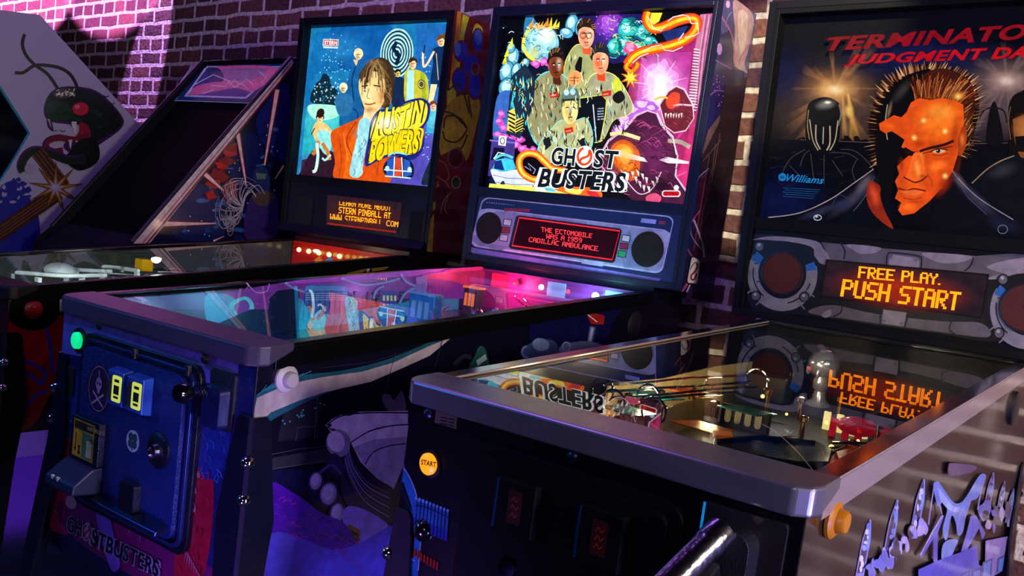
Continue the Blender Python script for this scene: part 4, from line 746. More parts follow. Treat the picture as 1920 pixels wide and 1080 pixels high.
def port(cx, cy, k=1.0):
    a.ell(cx+1, cy+2, 75*k, 62*k, '#04050c', 12)
    a.ring(cx, cy+4, 54*k, 56*k, 24*k, '#77757c', 0, 20, 195); a.ring(cx, cy+4, 54*k, 56*k, 24*k, '#77757c', 0, 195, 215); a.ring(cx, cy+4, 54*k, 56*k, 24*k, '#77757c', 0, -15, 21)
    a.ring(cx, cy+3, 55*k, 56*k, 18*k, '#1c5ca0', 0, 205, 222); a.ring(cx, cy+3, 55*k, 56*k, 18*k, '#1c5ca0', 0, -22, -8)
    a.ring(cx, cy+4, 66*k, 68*k, 1.3, '#141420', 0, 0, 200); a.ring(cx, cy, 55*k, 56*k, 2.4*k, '#0a0a1c', 0, 130, 190); a.ring(cx, cy, 55*k, 57*k, 2.4*k, '#0a0a1c', 0, 20, 80)
    for x, y in ((-53, -18), (-49, 16)): a.line([(cx+x*k, cy+y*k), (cx+(x+9)*k, cy+y*k)], 2, '#0a0a1c')
    for x, y in ((-50, 43), (41, 45), (-43, -50)): a.ell(cx+x*k, cy+y*k, 10*k, 10*k, '#06060c'); a.ell(cx+x*k, cy+y*k, 7.4*k, 7.8*k, '#55555c'); a.ell(cx+(x-1)*k, cy+(y-3)*k, 3*k, 3*k, '#9c9ca8')
    for x, y, dx, dy in ((-66, 38, 16, -12), (-50, 60, 16, -13), (42, 30, 18, 15), (28, 52, 14, 16)): a.line([(cx+x*k, cy+y*k), (cx+(x+dx)*k, cy+(y+dy)*k)], 2.6*k, '#6c6c74')
    a.ell(cx, cy, 45*k, 47*k, '#060614')
port(1467, 512); port(1927, 578, 1.08)
a.build('panel_artwork', panelprint, T2.r)
redcloth = mat('red_speaker_mesh', '#4a0406', 0.7, bump=1, bscale=1500)
for u, v, r_ in ((1467, 512, 0.0485), (1927, 577, 0.0485)): grille(T2, pw, u, v, r_, redcloth, mat('grille_ring_dark', '#10101c', 0.4))
a = display(T2, pw, '1549,486 1855,514 1840,597 1538,556', '#0c0406')
fr = obj('display_bezel', pry(B(), [(-0.1, 0), (0.1, 0), (0.1, 0.01), (-0.1, 0.01)], 0, 0.001), black, T2.r); bpy.data.objects.remove(fr)
a.poly('1552,489 1852,517 1838,594 1541,553', '#120a10'); a.glow(1690, 544, 150, 44, '#701802', 0.8, 7)
for q, t in (('1610.5,499 1765,514 1763,534.5 1608,521', 'FREE PLAY.'), ('1580.5,523 1803,548 1797,583 1575,555.5', 'PUSH START')):
    b0_ = Art.dots; a.dots(t, q, '#ff8208', sub=2, gap=0.16, fat=.6)
a.build('dot_display', ledbright, T2.r, 'orange dot-matrix display')

# ================================================================== middle machine: front
def fbox(M, name, x0, x1, z0, z1, d0, d1, m, parent=None, bevel=0.002, r=None):
    return obj(name, pry(B(), rrect(x0, x1, z0, z1, r) if r else [(x0, z0), (x1, z0), (x1, z1), (x0, z1)], d0, d1), m, parent or M.r, bevel=bevel)
pl = GB.front(-0.0006); c = GB.c-0.007; a = Art(pl, clip=(0, -c, c, .493, .96))
a.loc([(-c, -.0006, .492), (c, -.0006, .492), (c, -.0006, .96), (-c, -.0006, .96)], '#141c50'); a.loc([(-c, -.0006, .492), (c, -.0006, .492), (c, -.0006, .56), (-c, -.0006, .59)], '#0c0c34')
a.poly('112,572 420,650 400,720 112,660', '#5c60b8'); a.poly('112,560 450,650 446,700 380,690 250,640 180,618 112,604', '#5c4c90')  # second band: violet highlight of the lights put into the print
a.poly('95,820 135,810 150,860 150,960 132,1000 95,990 80,940', '#8c1448', True); a.poly('110,940 200,960 330,1040 440,1080 300,1100 140,1010', '#5c0c48', True)
a.poly('350,880 370,840 395,870 400,960 380,1080 330,1090 330,1020', '#8c0c28', True)
a.poly('100,700 140,690 150,760 130,820 95,800', '#142c70', True); a.poly('370,790 400,780 432,800 420,870 390,900 368,860', '#182c74', True)
for i in range(46):
    r_ = random.Random(700+i); lf = i % 2
    x, y = (r_.uniform(100, 135), r_.uniform(700, 815)) if lf else (r_.uniform(370, 425), r_.uniform(790, 905)); a.line([(x, y), (x+r_.uniform(-6, 8), y+r_.uniform(4, 10)), (x+r_.uniform(-4, 10), y+r_.uniform(8, 18))], 1.3, r_.choice(['#3c60a8', '#5878c0', '#2c4c90', '#48589c']), True)
for x, y, rx, ry, an in ((99, 862, 6, 11, 10), (106, 898, 6, 10, 10), (133, 942, 10, 13, -30), (363, 918, 5, 9, -20), (362, 950, 5, 11, -15), (352, 980, 6, 15, -20), (372, 890, 3, 7, 0)): a.ell(x, y, rx, ry, '#8c6470', an)
for i in range(9): a.poly([(348+i*3, 1030+i*6), (352+i*3, 1032+i*6), (344+i*5, 1060+i*4)], '#94505c')
for i in range(6): a.poly([(84+i*4, 925+i*7), (88+i*4, 927+i*7), (90+i*4, 940+i*6)], '#94606c')
for i in range(20): r_ = random.Random(800+i); x = r_.uniform(330, 395); y = r_.uniform(880, 1070); a.line([(x, y), (x+3, y+8), (x+1, y+15)], 1.2, '#b02048' if i % 2 else '#5c0820', True)
for i in range(16): r_ = random.Random(830+i); x = r_.uniform(85, 140); y = r_.uniform(825, 960); a.line([(x, y), (x+2, y+8), (x-1, y+15)], 1.3, '#b02458', True)
a.poly('180,960 200,955 215,1010 225,1060 210,1070 195,1030', '#5c3c98', True); a.line('240,1000 250,990 262,1000 262,1018', 1.5, '#8c4c80', True)
for q, t in (('128,965 155,978 152,1008 124,995', 'GH'), ('174,990 299,1052 296,1083 169,1022', 'STBUSTERS')): a.text(t, q, '#06061c', 0.03, 0.0, '#7c7490', 0.03)
a.ell(163, 997, 9, 18, '#7c7490', 5); a.ring(163, 997, 6.5, 13.5, 3.4, '#8c1828', 5, -60, 250); a.line('168,984 167,993 160,1000 158,1009', 3.4, '#8c1828', True)
a.build('front_artwork', vinyl, GB.r)
doorm = mat('coin_door_blue_black', '#18286a', 0.3, 0.4, bump=1.0, bscale=420); doork = mat('coin_door_black', '#0c0e1c', 0.3, 0.2, bump=0.4, bscale=500)
d = fbox(GB, 'coin_door', -0.200, 0.165, 0.605, 0.926, -0.010, 0, doork, r=0.028, bevel=0.004)
x = obj('door_panel', prism(B(), rrect(-0.172, 0.138, 0.628, 0.905, 0.02), lambda p: (p[0], -0.022, p[1]), lambda p: (p[0], -0.008, p[1])), doorm, d, bevel=0.003)
rim = B(); o_, i_ = rrect(-0.186, 0.152, 0.615, 0.916, 0.024), rrect(-0.179, 0.145, 0.622, 0.910, 0.02)
vo = [[rim.verts.new((p[0], y, p[1])) for p in L] for L, y in ((o_, -0.010), (o_, -0.015), (i_, -0.015), (i_, -0.010))]
for p, q in zip(vo, vo[1:]):
    for k in range(len(p)): rim.faces.new((p[k], p[(k+1) % len(p)], q[(k+1) % len(q)], q[k]))
obj('door_rim', rim, mat('rim_steel_blue', '#2c3c78', 0.25, 0.7), d, bevel=0.0008)
slotm = mat('coin_slot_blue', '#2048a0', 0.35, 0.1); yel = mat('lit_price_card', '#c8d850', 0.4, emit=0.75); ink = mat('dark_ink', '#141408', 0.6)
for x0 in (-0.056, 0.004):
    s_ = obj('coin_slot', prism(B(), [(x0, 0.822), (x0+0.052, 0.822), (x0+0.052, 0.888), (x0, 0.888)], lambda p: (p[0], -0.022, p[1]), lambda p: (p[0]+(0.004 if p[0] < x0+.03 else 0), -0.042, p[1]+(0.003 if p[1] < .85 else -0.004))), slotm, d, bevel=0.002)
    obj('slot_opening', box(B(), x0+0.012, x0+0.018, -0.0435, -0.04, 0.833, 0.876), ink, s_)
    obj('reject_lever', box(B(), x0+0.008, x0+0.0105, -0.045, -0.042, 0.832, 0.866), chrome, s_)
    obj('price_card', pry(B(), rrect(x0+0.022, x0+0.049, 0.832, 0.877, 0.004), -0.0432, -0.041), yel, s_)
    bm = B(); box(bm, x0+0.029, x0+0.043, -0.0436, -0.0431, 0.838, 0.842); box(bm, x0+0.028, x0+0.044, -0.0436, -0.0431, 0.845, 0.8605); box(bm, x0+0.029, x0+0.043, -0.0436, -0.0431, 0.866, 0.871); obj('card_print', bm, ink, s_)
for u, v, r_ in ((150, 0, 0),):
    pass
e = obj('round_emblem_sticker', lathe(B(), (-0.108, -0.022, 0.836), (0, -1, 0), [(0, 0.044), (0.0006, 0.044), (0.0006, 0.001)], 36), mat('plum_sticker', '#2a1238', 0.45), d)
ea = Art(GB.front(-0.0228)); f = lambda x, z: (-0.108+x, -0.0228, 0.836+z)
def eline(art, pts, w, col, y=-0.0228):
    for (x0, z0), (x1, z1) in zip(pts, pts[1:]):
        dx, dz = x1-x0, z1-z0; L = math.hypot(dx, dz) or 1; nx, nz = -dz/L*w/2, dx/L*w/2; art.loc([(x0+nx, y, z0+nz), (x1+nx, y, z1+nz), (x1-nx, y, z1-nz), (x0-nx, y, z0-nz)], col)
ec = '#b890a8'
eline(ea, [(-0.108+.033*math.cos(t), 0.836+.040*math.sin(t)) for t in (2*PI*i/32 for i in range(33))], .0012, ec)
eline(ea, [(-0.126, .806), (-0.09, .829)], .004, ec); eline(ea, [(-0.09, .806), (-0.126, .829)], .004, ec); eline(ea, [(-0.11, .868), (-0.106, .852)], .003, ec)
ea.loc([(-0.108+.010*math.cos(t), -0.0228, 0.845+.012*math.sin(t)) for t in (2*PI*i/14 for i in range(14))], ec); ea.loc([(-0.112, -0.0228, .838), (-0.103, -0.0228, .838), (-0.104, -0.0228, .828), (-0.111, -0.0228, .828)], ec)
for dx in (-.004, .004): ea.loc([(-0.108+dx+.0025*math.cos(t), -0.0228, 0.845+.003*math.sin(t)) for t in (2*PI*i/8 for i in range(8))], '#2a1238')
ea.build('emblem_print', vinyl, d)
# bill acceptor
s_ = obj('bill_acceptor', prism(B(), [(-0.168, 0.700), (-0.075, 0.700), (-0.075, 0.780), (-0.168, 0.780)], lambda p: (p[0], -0.022, p[1]), lambda p: (p[0], -0.036, p[1])), doork, d, bevel=0.002)
obj('bill_lip', prx(B(), [(-0.022, 0.650), (-0.022, 0.700), (-0.042, 0.698), (-0.075, 0.672), (-0.078, 0.655)], -0.172, -0.075), mat('bill_lip_navy', '#080e30', 0.5), d, bevel=0.003)
ca = Art(GB.front(-0.0365)); y = -0.0365
for x0, x1, z0, z1, cl in ((-.158, -.088, .706, .774, '#a89048'), (-.155, -.091, .757, .771, '#2c2838'), (-.155, -.128, .709, .754, '#d0a840'), (-.126, -.091, .709, .754, '#4c7888'), (-.112, -.094, .712, .742, '#b8c4d8')): ca.loc([(x0, y, z0), (x1, y, z0), (x1, y, z1), (x0, y, z1)], cl)
ca.loc([(-.152, y, .722), (-.144, y, .722), (-.148, y, .712)], '#181408'); eline(ca, [(-.148, .72), (-.148, .75)], .003, '#181408', y); ca.loc([(-.140, y, .712), (-.130, y, .712), (-.133, y, .722), (-.130, y, .728), (-.140, y, .728), (-.137, y, .722)], '#181408')
ca.text('INSERT BILL HERE', '164,799 197,811 196,818 163,806', '#a8a090', 0.02); [ca.line([(168, 825+i*3), (179, 828.6+i*3)], 1.4, '#302810') for i in range(3)]
ca.build('bill_card', printmat('lit_card', 0.1), d)
for x in (-.152, -.134): obj('arrow_mark', pry(B(), [(x, .675), (x+.003, .675), (x+.0045, .669), (x+.006, .675), (x+.008, .675), (x+.0045, .664)], -0.0757, -0.0700), mat('pale_mark', '#c0c0b0', 0.5), d)
obj('coin_return', pry(B(), rrect(0.0, 0.045, 0.650, 0.700, 0.006), -0.036, -0.022), doork, d, bevel=0.004); obj('lower_shelf', prx(B(), [(-0.022, 0.640), (-0.022, 0.652), (-0.046, 0.648), (-0.048, 0.640)], -0.172, 0.13), mat('shelf_steel', '#30406c', 0.22, 0.9), d, bevel=0.002)
s_ = obj('lock_plate', lathe(B(), (0.086, -0.022, 0.771), (0, -1, 0), [(0, 0.030), (0.004, 0.030), (0.006, 0.026), (0.0065, 0.001)], 30), doork, d, smooth=True)
obj('lock_cylinder', lathe(B(), (0.084, -0.028, 0.770), (0, -1, 0), [(0, 0.013), (0.008, 0.012), (0.009, 0.008), (0.006, 0.006), (0.006, 0.001)], 20), chrome, s_, smooth=True)
obj('clover_sticker', lathe(B(), (0.008, -0.022, 0.768), (0, -1, 0), [(0, 0.019), (0.0006, 0.019), (0.0006, 0.001)], 30), mat('white_sticker', '#a8b4b8', 0.5), d)
bm = B()
for t in range(4): ball(bm, (0.008+.0085*math.cos(t*PI/2+.78), -0.0227, 0.769+.0085*math.sin(t*PI/2+.78)), 0.0075, 1, .05, 1, 12)
box(bm, 0.0065, 0.0095, -0.0232, -0.0226, 0.752, 0.768); obj('clover_print', bm, mat('clover_green', '#1c4840', 0.5), d)
for u, v in ((-0.162, 0.942), (0.158, 0.938)): obj('carriage_bolt', lathe(B(), (u, 0, v), (0, -1, 0), [(0, 0.009), (0.003, 0.0085), (0.006, 0.005), (0.007, 0.001)], 18), blackmetal, GB.r, smooth=True)
for x in (-0.02, 0.135): obj('door_catch', box(B(), x-0.005, x+0.005, -0.018, -0.010, 0.905, 0.924), blackmetal, d, bevel=0.002)
b_ = obj('start_button', lathe(B(), (-0.224, 0, 0.903), (0, -1, 0), [(0, 0.024), (0.003, 0.024), (0.004, 0.019), (0.004, 0.001)], 28), black, GB.r, smooth=True)
obj('button_lens', lathe(B(), (-0.224, -0.003, 0.903), (0, -1, 0), [(0, 0.016), (0.007, 0.0155), (0.009, 0.012), (0.0095, 0.001)], 24), mat('lit_green_lens', '#10e088', 0.25, emit=0.95), b_, smooth=True)
fbox(GB, 'game_switch_plate', -0.264, -0.230, 0.795, 0.850, -0.004, 0, blackmetal, r=0.006)
# ball shooter
s_ = fbox(GB, 'shooter_plate', 0.182, 0.245, 0.835, 0.930, -0.006, 0, blackmetal, r=0.01, bevel=0.003)
obj('shooter_shield', prism(B(), rrect(0.186, 0.236, 0.838, 0.905, 0.008), lambda p: (p[0], -0.006, p[1]), lambda p: (p[0]*0.9+0.02, -0.022, p[1]*0.95+0.042)), mat('shield_dark', '#101a40', 0.25), s_)
obj('shooter_knob', lathe(B(), (0.196, -0.045, 0.893), (0, -1, 0), [(0, 0.006), (0.006, 0.014), (0.018, 0.017), (0.028, 0.013), (0.032, 0.001)], 22), mat('black_knob', '#08080c', 0.12, spec=0.8), s_, smooth=True)
obj('shooter_rod', cyl(B(), (0.196, -0.006, 0.893), (0.196, -0.047, 0.893), 0.0045), chrome, s_, smooth=True)
obj('shooter_spring', tube(B(), [(0.196+.0075*math.cos(t*1.0), -0.012-0.028*t/44, 0.893+.0075*math.sin(t*1.0)) for t in range(45)], 0.0012, 5), darkmetal, s_, smooth=True)

# ---- middle machine: printed sides
pl = GB.side(GB.c-0.0056); a = Art(pl, clip=(1, .002, GB.yb+GB.dep-.012, .508, lambda y: GB.zl(min(y, GB.yb))-.012)); y1 = GB.yb+GB.dep-.012; x = GB.c-0.0056
a.loc([(x, .002, .494), (x, y1, .508), (x, y1, 1.05), (x, GB.yb, GB.zl(GB.yb)-.01), (x, .002, GB.zl(0)-.01)], '#06071c')
a.poly('455,900 520,880 640,880 760,840 770,900 760,1080 440,1080', '#10103a'); a.poly('455,868 560,850 760,815 760,840 560,872 455,888', '#2a2a34'); a.line('455,862 560,842 620,836', 1.5, '#3a3a44'); a.line('455,888 560,872 640,860', 1.5, '#50505c')
a.poly('540,740 610,733 590,820 520,828', '#1c1c28'); a.line('555,826 558,802 598,798 594,822', 1.6, '#44444c'); a.line('596,735 590,822', 1.5, '#44444c')
a.poly('452,800 456,757 500,730 560,705 640,695 720,676 790,648 830,630 835,640 800,664 740,688 680,716 600,742 520,782 468,815', '#1c5060', True)
a.poly('454,800 457,766 482,746 540,720 606,707 678,697 738,680 802,650 848,632 806,667 755,690 695,716 610,735 559,752 508,773 467,806', '#a89c9c')
for i in range(20): r_ = random.Random(900+i); t = r_.random(); a.ell(470+140*t, 812-62*t+r_.uniform(0, 12), 2, 1.6, '#4c9098', n=7)
for i in range(7): a.line([(462+i*12, 748-i*5), (500+i*14, 722-i*4.4)], 1.5, '#2c7888')
for s_ in ('742,660 720,740 716,760', '830,636 812,700', '600,690 690,680 780,655'): a.line(s_, 1, '#2c2c48')
a.poly('716,742 730,740 738,750 750,736 756,736 760,770 728,770', '#5c5868', True)
# white car seen from the front corner
a.poly('610,797 622,786 642,777 672,772 765,770 765,796 720,798 690,808 658,830 628,820', '#d8d4ea'); a.poly('658,830 680,812 722,798 770,794 770,836 738,918 706,896 676,866', '#e0dcf0')
a.poly('664,838 700,824 770,818 766,850 738,918 706,896 680,868', '#a8a4c8'); a.line('612,797 640,780 690,774 765,774', 2.4, '#14143c', True); a.line('658,830 690,810 730,799 766,796', 2.2, '#14143c', True); a.line('684,872 700,848 730,836 760,832', 2, '#14143c', True); a.line('612,799 636,816 656,829', 2, '#14143c', True)
a.poly('640,778 660,772 674,773 655,780', '#14143c'); a.poly('614,796 620,794 622,799 616,801', '#14143c'); a.poly('622,803 630,806 632,813 624,810', '#14143c')
a.poly('656,832 676,868 706,898 738,920 730,968 690,950 660,912 640,880 636,850', '#0c0c30', True)
for i in range(7): a.line([(654-i*1.5, 838+i*4), (664-i, 872+i*5), (690-i, 905+i*7), (730, 925+i*9)], 1.5, '#9894c0' if i % 2 else '#504c88', True)
a.poly('640,880 650,900 690,950 730,975 724,1010 680,980 652,950 640,920', '#1c1844', True)
a.ell(634, 832, 22, 26, '#8c88b0', -20); a.ell(630, 828, 16, 20, '#d8d4ea', -20); a.poly('612,862 630,850 648,878 636,892 616,880', '#2c2850', True)
for x_, y_, rx, ry in ((592, 902, 11, 16), (616, 926, 15, 20), (632, 962, 12, 18)): a.ell(x_, y_, rx+4, ry+4, '#2c2850', 10); a.ell(x_, y_, rx, ry, '#9894c0', 10); a.ell(x_-1, y_-2, rx*.7, ry*.7, '#c0bce0', 10)
a.line('600,886 622,872 640,890', 5, '#504c88', True); a.poly('642,960 668,950 728,985 724,1040 690,1030 652,1000', '#9080e0', True)
a.poly('654,982 676,994 672,1026 652,1010', '#8c6430'); a.line('658,996 671,1004', 5, '#3c2c20'); a.line('657,1006 668,1013', 3, '#3c2c20')
a.poly('452,905 500,903 520,960 500,1080 436,1080', '#5020f0'); a.poly('500,1000 500,905 560,930 600,960 650,985 660,1030 560,1020', '#5010a0', True); a.poly('500,1010 540,1000 620,1030 680,1015 760,980 760,1090 490,1090', '#5848c8', True)
for i in range(30): r_ = random.Random(950+i); x_ = r_.uniform(505, 650); y_ = 925+(x_-505)*.55+r_.uniform(0, 60); a.line([(x_, y_), (x_+9, y_-5), (x_+18, y_+3), (x_+26, y_)], r_.uniform(1, 3), r_.choice(['#8020a0', '#a02890', '#4010a8', '#6c1cc0']), True)
# right-hand part
a.poly('1010,560 1200,548 1200,660 1020,690', '#080c3c', True); a.poly('880,690 890,668 898,650 908,652 914,668 915,690', '#1c5448', True); a.poly('893,676 910,664 913,674 896,686', '#a8c8b8'); a.line('850,685 870,668 884,672', 8, '#202830', True)
a.ell(987, 660, 11, 13, '#3c4c84'); a.ring(987, 660, 8, 10, 2, '#8ca0c8'); a.poly('990,646 1030,636 1046,650 1040,672 996,676', '#34406c', True); a.ell(1014, 646, 16, 12, '#6c84a8', 10); a.ell(1062, 652, 10, 12, '#4c5c90'); a.poly('1050,650 1090,640 1128,646 1140,664 1060,676', '#5c6890', True)
a.ring(1062, 650, 7, 8, 2, '#9cb0cc'); a.line('1106,640 1112,612', 12, '#3c4878'); a.line('1106,640 1111,614', 6, '#9ca8c0'); a.poly('1100,588 1120,588 1134,592 1132,608 1108,608', '#a01c18'); a.line('1102,590 1120,604', 2, '#e8d0d0')
a.ell(1205, 640, 62, 74, '#05060f', 0)
a.build('side_artwork', vinyl, GB.r)
pl = GB.side(GB.b+0.0003); a = Art(pl, clip=(1, GB.yb, GB.yb+GB.dep+.006, GB.b0, GB.b1)); f = GB.fy; X = GB.b+.0003; k = .02
a.loc([(X, f(GB.b0), GB.b0), (X, f(GB.b0)+GB.dep, GB.b0), (X, f(GB.b1)+GB.dep, GB.b1-k), (X, f(GB.b1)+GB.dep-k*.5, GB.b1), (X, f(GB.b1), GB.b1)], '#1c1848')
a.poly('1352,60 1362,-20 1385,-10 1424,30 1404,160 1392,125 1378,130 1372,60', '#4c4878', True); a.poly('1376,0 1412,30 1404,90 1396,120 1402,136 1395,134 1376,118 1378,60', '#b8929c', True); a.poly('1386,20 1402,30 1398,80 1390,110 1384,60', '#d8b8b4', True)
a.line('1352,30 1370,60 1376,90 1378,125', 2.2, '#b05c80', True); a.line('1418,70 1400,90 1388,110 1386,122', 2, '#b05c80', True); a.line('1340,112 1362,124 1372,130', 2.2, '#7c3c90', True); a.line('1330,180 1344,170 1362,172', 2, '#7c3c90', True)
a.ell(1365, 8, 4, 7, '#c89cc0'); a.ell(1349, 92, 5, 11, '#9c78b0'); a.line('1361,50 1364,34 1372,22', 1.6, '#8c88b0', True); a.line('1410,40 1420,60 1412,80', 1.6, '#8c98c0', True)
for i in range(18): r_ = random.Random(1000+i); a.ell(r_.uniform(1335, 1362), r_.uniform(140, 200), 1, 1.4, '#a860b0', n=6)
a.poly('1314,290 1352,210 1360,160 1410,150 1366,400 1340,500 1300,490 1312,340', '#2a1c22'); a.poly('1327,246 1350,214 1350,226 1318,290 1314,286', '#5c4440'); a.poly('1312,335 1332,318 1316,420 1304,480 1300,470', '#3c0c20')
for s_ in ('1330,292 1322,340', '1342,270 1334,330', '1350,250 1340,310 1326,380', '1322,340 1300,470', '1334,318 1318,400 1310,450', '1318,302 1352,262', '1316,334 1340,310', '1310,440 1330,420', '1314,420 1330,400'): a.line(s_, 1.3, '#6c4c48')
a.line('1330,315 1300,345 1292,390 1296,440 1318,470', 2.4, '#7c7498', True); a.line('1300,410 1308,430 1318,460 1320,482', 3.4, '#a898b8', True); a.line('1312,395 1288,430 1284,455 1296,478 1304,484', 2.4, '#a04870', True); a.line('1290,530 1276,556', 6, '#a04878'); a.line('1296,530 1286,558', 2.5, '#c8a0b8')
a.poly(rr2(P('1296,478 1315,486 1309,536 1286,533'), .22, .12), '#101014'); a.poly(rr2(P('1297,481 1313,488 1307.5,532 1288,530'), .22, .12), '#d8d4d0')
a.line('1305,492 1308,499 1303,509 1296,517 1297,524 1302,523 1306,513', 3.2, '#8c1420', True); a.line('1304,491 1298,498 1294,506', 1.6, '#383838', True)
a.build('backbox_side_artwork', vinyl, GB.r)
# hinge discs of the heads
for M_ in (T2, GB): obj('hinge_disc', lathe(B(), (M_.c-0.006, M_.yb-0.08, M_.zl(M_.yb)-0.085), (1, 0, 0), [(0, 0.034), (0.006, 0.034), (0.008, 0.03), (0.0085, 0.001)], 30), blackmetal, M_.r, smooth=True)

# ================================================================== far machine: printed sides
pl = AP.side(AP.c-0.0056); a = Art(pl, clip=(1, .002, AP.yb+AP.dep-.012, .59, lambda y: AP.zl(min(y, AP.yb))-.012)); x = AP.c-0.0056; y1 = AP.yb+AP.dep-.012
a.loc([(x, .002, .588), (x, y1, .603), (x, y1, 1.05), (x, AP.yb, AP.zl(AP.yb)-.01), (x, .002, AP.zl(0)-.01)], '#070306')
a.poly('-40,590 40,585 130,590 120,700 90,830 -40,840', '#8c0c12'); a.poly('8,620 40,590 80,600 92,640 88,672 60,690 20,680', '#a81420', True)
for s_ in ('8,600 4,640 24,670 60,682 86,700 76,720 60,705 20,698 -10,715', '84,612 92,640 100,700', '-10,790 30,780 70,740 90,735'): a.line(s_, 6, '#2038b0', True)
a.poly('-20,830 60,800 100,740 110,900 -20,900', '#050414', True); a.ell(60, 570, 56, 50, '#040406', 10)
for q in ('-20,560 22,554 26,559 -20,565', '262,539 292,536 298,542 268,545', '326,533 382,528 390,535 336,538', '424,526 452,523 454,528 426,531'): a.poly(q, '#c8b8a4')
for q in ('294,536 326,533 334,538 300,541', '454,523 490,519 492,526 456,530'): a.poly(q, '#5c0408')
a.poly('650,512 690,503 682,510 652,517', '#8c6c20'); a.poly('696,502 735,498 720,506 698,509', '#8c6c20'); a.poly('688,503 694,503 692,509 687,510', '#b8b8b8')
a.poly('112,560 119,552 119,585 112,584', '#b0a898')
a.build('side_artwork', vinyl, AP.r)
pl = AP.side(AP.b+0.0003); a = Art(pl, clip=(1, AP.yb, AP.yb+AP.dep, AP.b0, AP.b1)); f = AP.fy; X = AP.b+.0003
a.loc([(X, f(AP.b0), AP.b0), (X, f(AP.b0)+AP.dep, AP.b0), (X, f(AP.b1)+AP.dep, AP.b1-k), (X, f(AP.b1)+AP.dep-k*.5, AP.b1), (X, f(AP.b1), AP.b1)], '#4c0c0c')
a.poly('858,19 866,22 856,120 846,170 836,260 822,400 800,478 803,440 830,280', '#a06818'); a.poly('868,26 880,32 872,60 864,110 852,200 842,160 852,130', '#c8a81c'); a.poly('893,44 905,54 902,70 890,72 886,60', '#b89818', True)
a.poly('838,170 850,166 848,200 838,210', '#c8a81c'); a.poly('866,178 900,190 890,250 876,300 862,285 830,250 838,200', '#8c7c14', True); a.poly('826,240 845,222 876,240 872,290 850,320 826,290', '#9c8a18', True)
for x_, y_, rx, ry in ((865, 96, 13, 19), (896, 76, 10, 22), (862, 150, 13, 22), (890, 160, 12, 26), (884, 122, 16, 20)): a.ell(x_, y_, rx+2, ry+2, '#5c0a10')
for x_, y_, rx, ry in ((865, 96, 12, 18), (896, 76, 9, 21), (862, 150, 12, 21), (890, 160, 11, 25), (884, 122, 15, 19)): a.ell(x_, y_, rx, ry, '#10248c')
a.ell(858, 92, 6, 14, '#3468c8'); a.ell(897, 70, 7, 14, '#2c58c0'); a.ell(891, 129, 8, 12, '#7c5424'); a.ell(891, 129, 6.5, 10.5, '#4c0c0c')
for s_ in ('840,170 858,158 870,176 878,205 880,212', '828,208 850,214 868,232 874,240', '832,240 836,220 856,218 874,236 872,250 856,266 836,262 830,246', '876,252 870,270 862,282', '878,180 884,220'): a.line(s_, 3, '#2c240a', True)
a.poly('822,300 838,286 860,276 872,300 866,330 850,352 824,350', '#5c0c0c', True); a.ell(854, 296, 14, 18, '#3c0608'); a.ring(854, 296, 14, 18, 1.2, '#7c6030'); a.poly('812,360 840,350 836,400 808,420', '#3c0608', True)
for s_ in ('824,300 836,310 842,330 836,340', '818,330 836,342 842,352', '846,360 832,376 826,400', '842,362 834,390 840,402'): a.line(s_, 1.4, '#8c7434', True)
a.ell(855, 342, 9, 12, '#7c6c3c'); a.ell(855, 342, 7, 10, '#1c2c10'); a.poly('808,410 814,400 810,480 800,480', '#b88c18'); a.poly('812,380 817,376 816,392 811,396', '#8c7c14'); a.poly('820,470 840,400 860,400 862,480', '#40080a', True)
a.K = [tuple(min(.9, v*2.6) for v in c_[:3]) for c_ in a.K]; a.build('backbox_side_artwork', vinyl, AP.r)

# ================================================================== right machine: front and side
pl = T2.front(-0.0006); c = T2.c-.007; a = Art(pl, clip=(0, -c, c, .587, .95))
a.loc([(-c, -.0006, .587), (c, -.0006, .587), (c, -.0006, .95), (-c, -.0006, .95)], '#020208')
a.poly('740,868 746,866 762,884 778,920 786,960 788,1000 782,1080 774,1060 778,1000 772,950 757,905 738,897', '#1c5c98'); a.line('745,866 763,886 779,922 787,962 789,1004 784,1070', 1.6, '#98a0b0', True)
a.poly('741,955 746,953 750,962 756,1020 762,1042 780,1050 780,1090 740,1090', '#1c5c98', True); a.line('741,953 748,958 752,975 756,1020 762,1042 778,1052', 1.5, '#98a0b0', True)
for i in range(14): a.line([(742+i*2.2, 903+i*4), (752+i*1.6, 900+i*5)], .9, '#1c2858')
for i in range(10):
    x_ = 778+i*6.6; y_ = 934+i*2.6; a.line([(x_+2, y_), (x_-1, y_+34), (x_-2, y_+56)], 5, '#1c5490'); a.line([(x_-1, y_+36), (x_-2, y_+56)], 5, '#142c88'); a.ell(x_+2, y_, 2.6, 3.4, '#5890c0', n=10); a.line([(x_+4.5, y_+2), (x_+1, y_+50)], .9, '#060c28')
a.line('779,948 800,952 840,970', 1.5, '#08103c', True)
for i in range(8): a.line([(778+i*6, 1030+i*3.4), (777+i*6, 1044+i*3.6)], 4, '#8c1808')
a.ell(760, 1010, 3, 3, '#181820')
a.build('front_artwork', vinyl, T2.r)
d = fbox(T2, 'coin_door', -0.166, 0.158, 0.60, 0.922, -0.008, 0, mat('door_black', '#020204', 0.6, spec=.12), r=0.03, bevel=0.004)
obj('door_panel', pry(B(), rrect(-0.150, 0.142, 0.615, 0.908, 0.022), -0.014, -0.006), mat('door_black'), d, bevel=0.003)
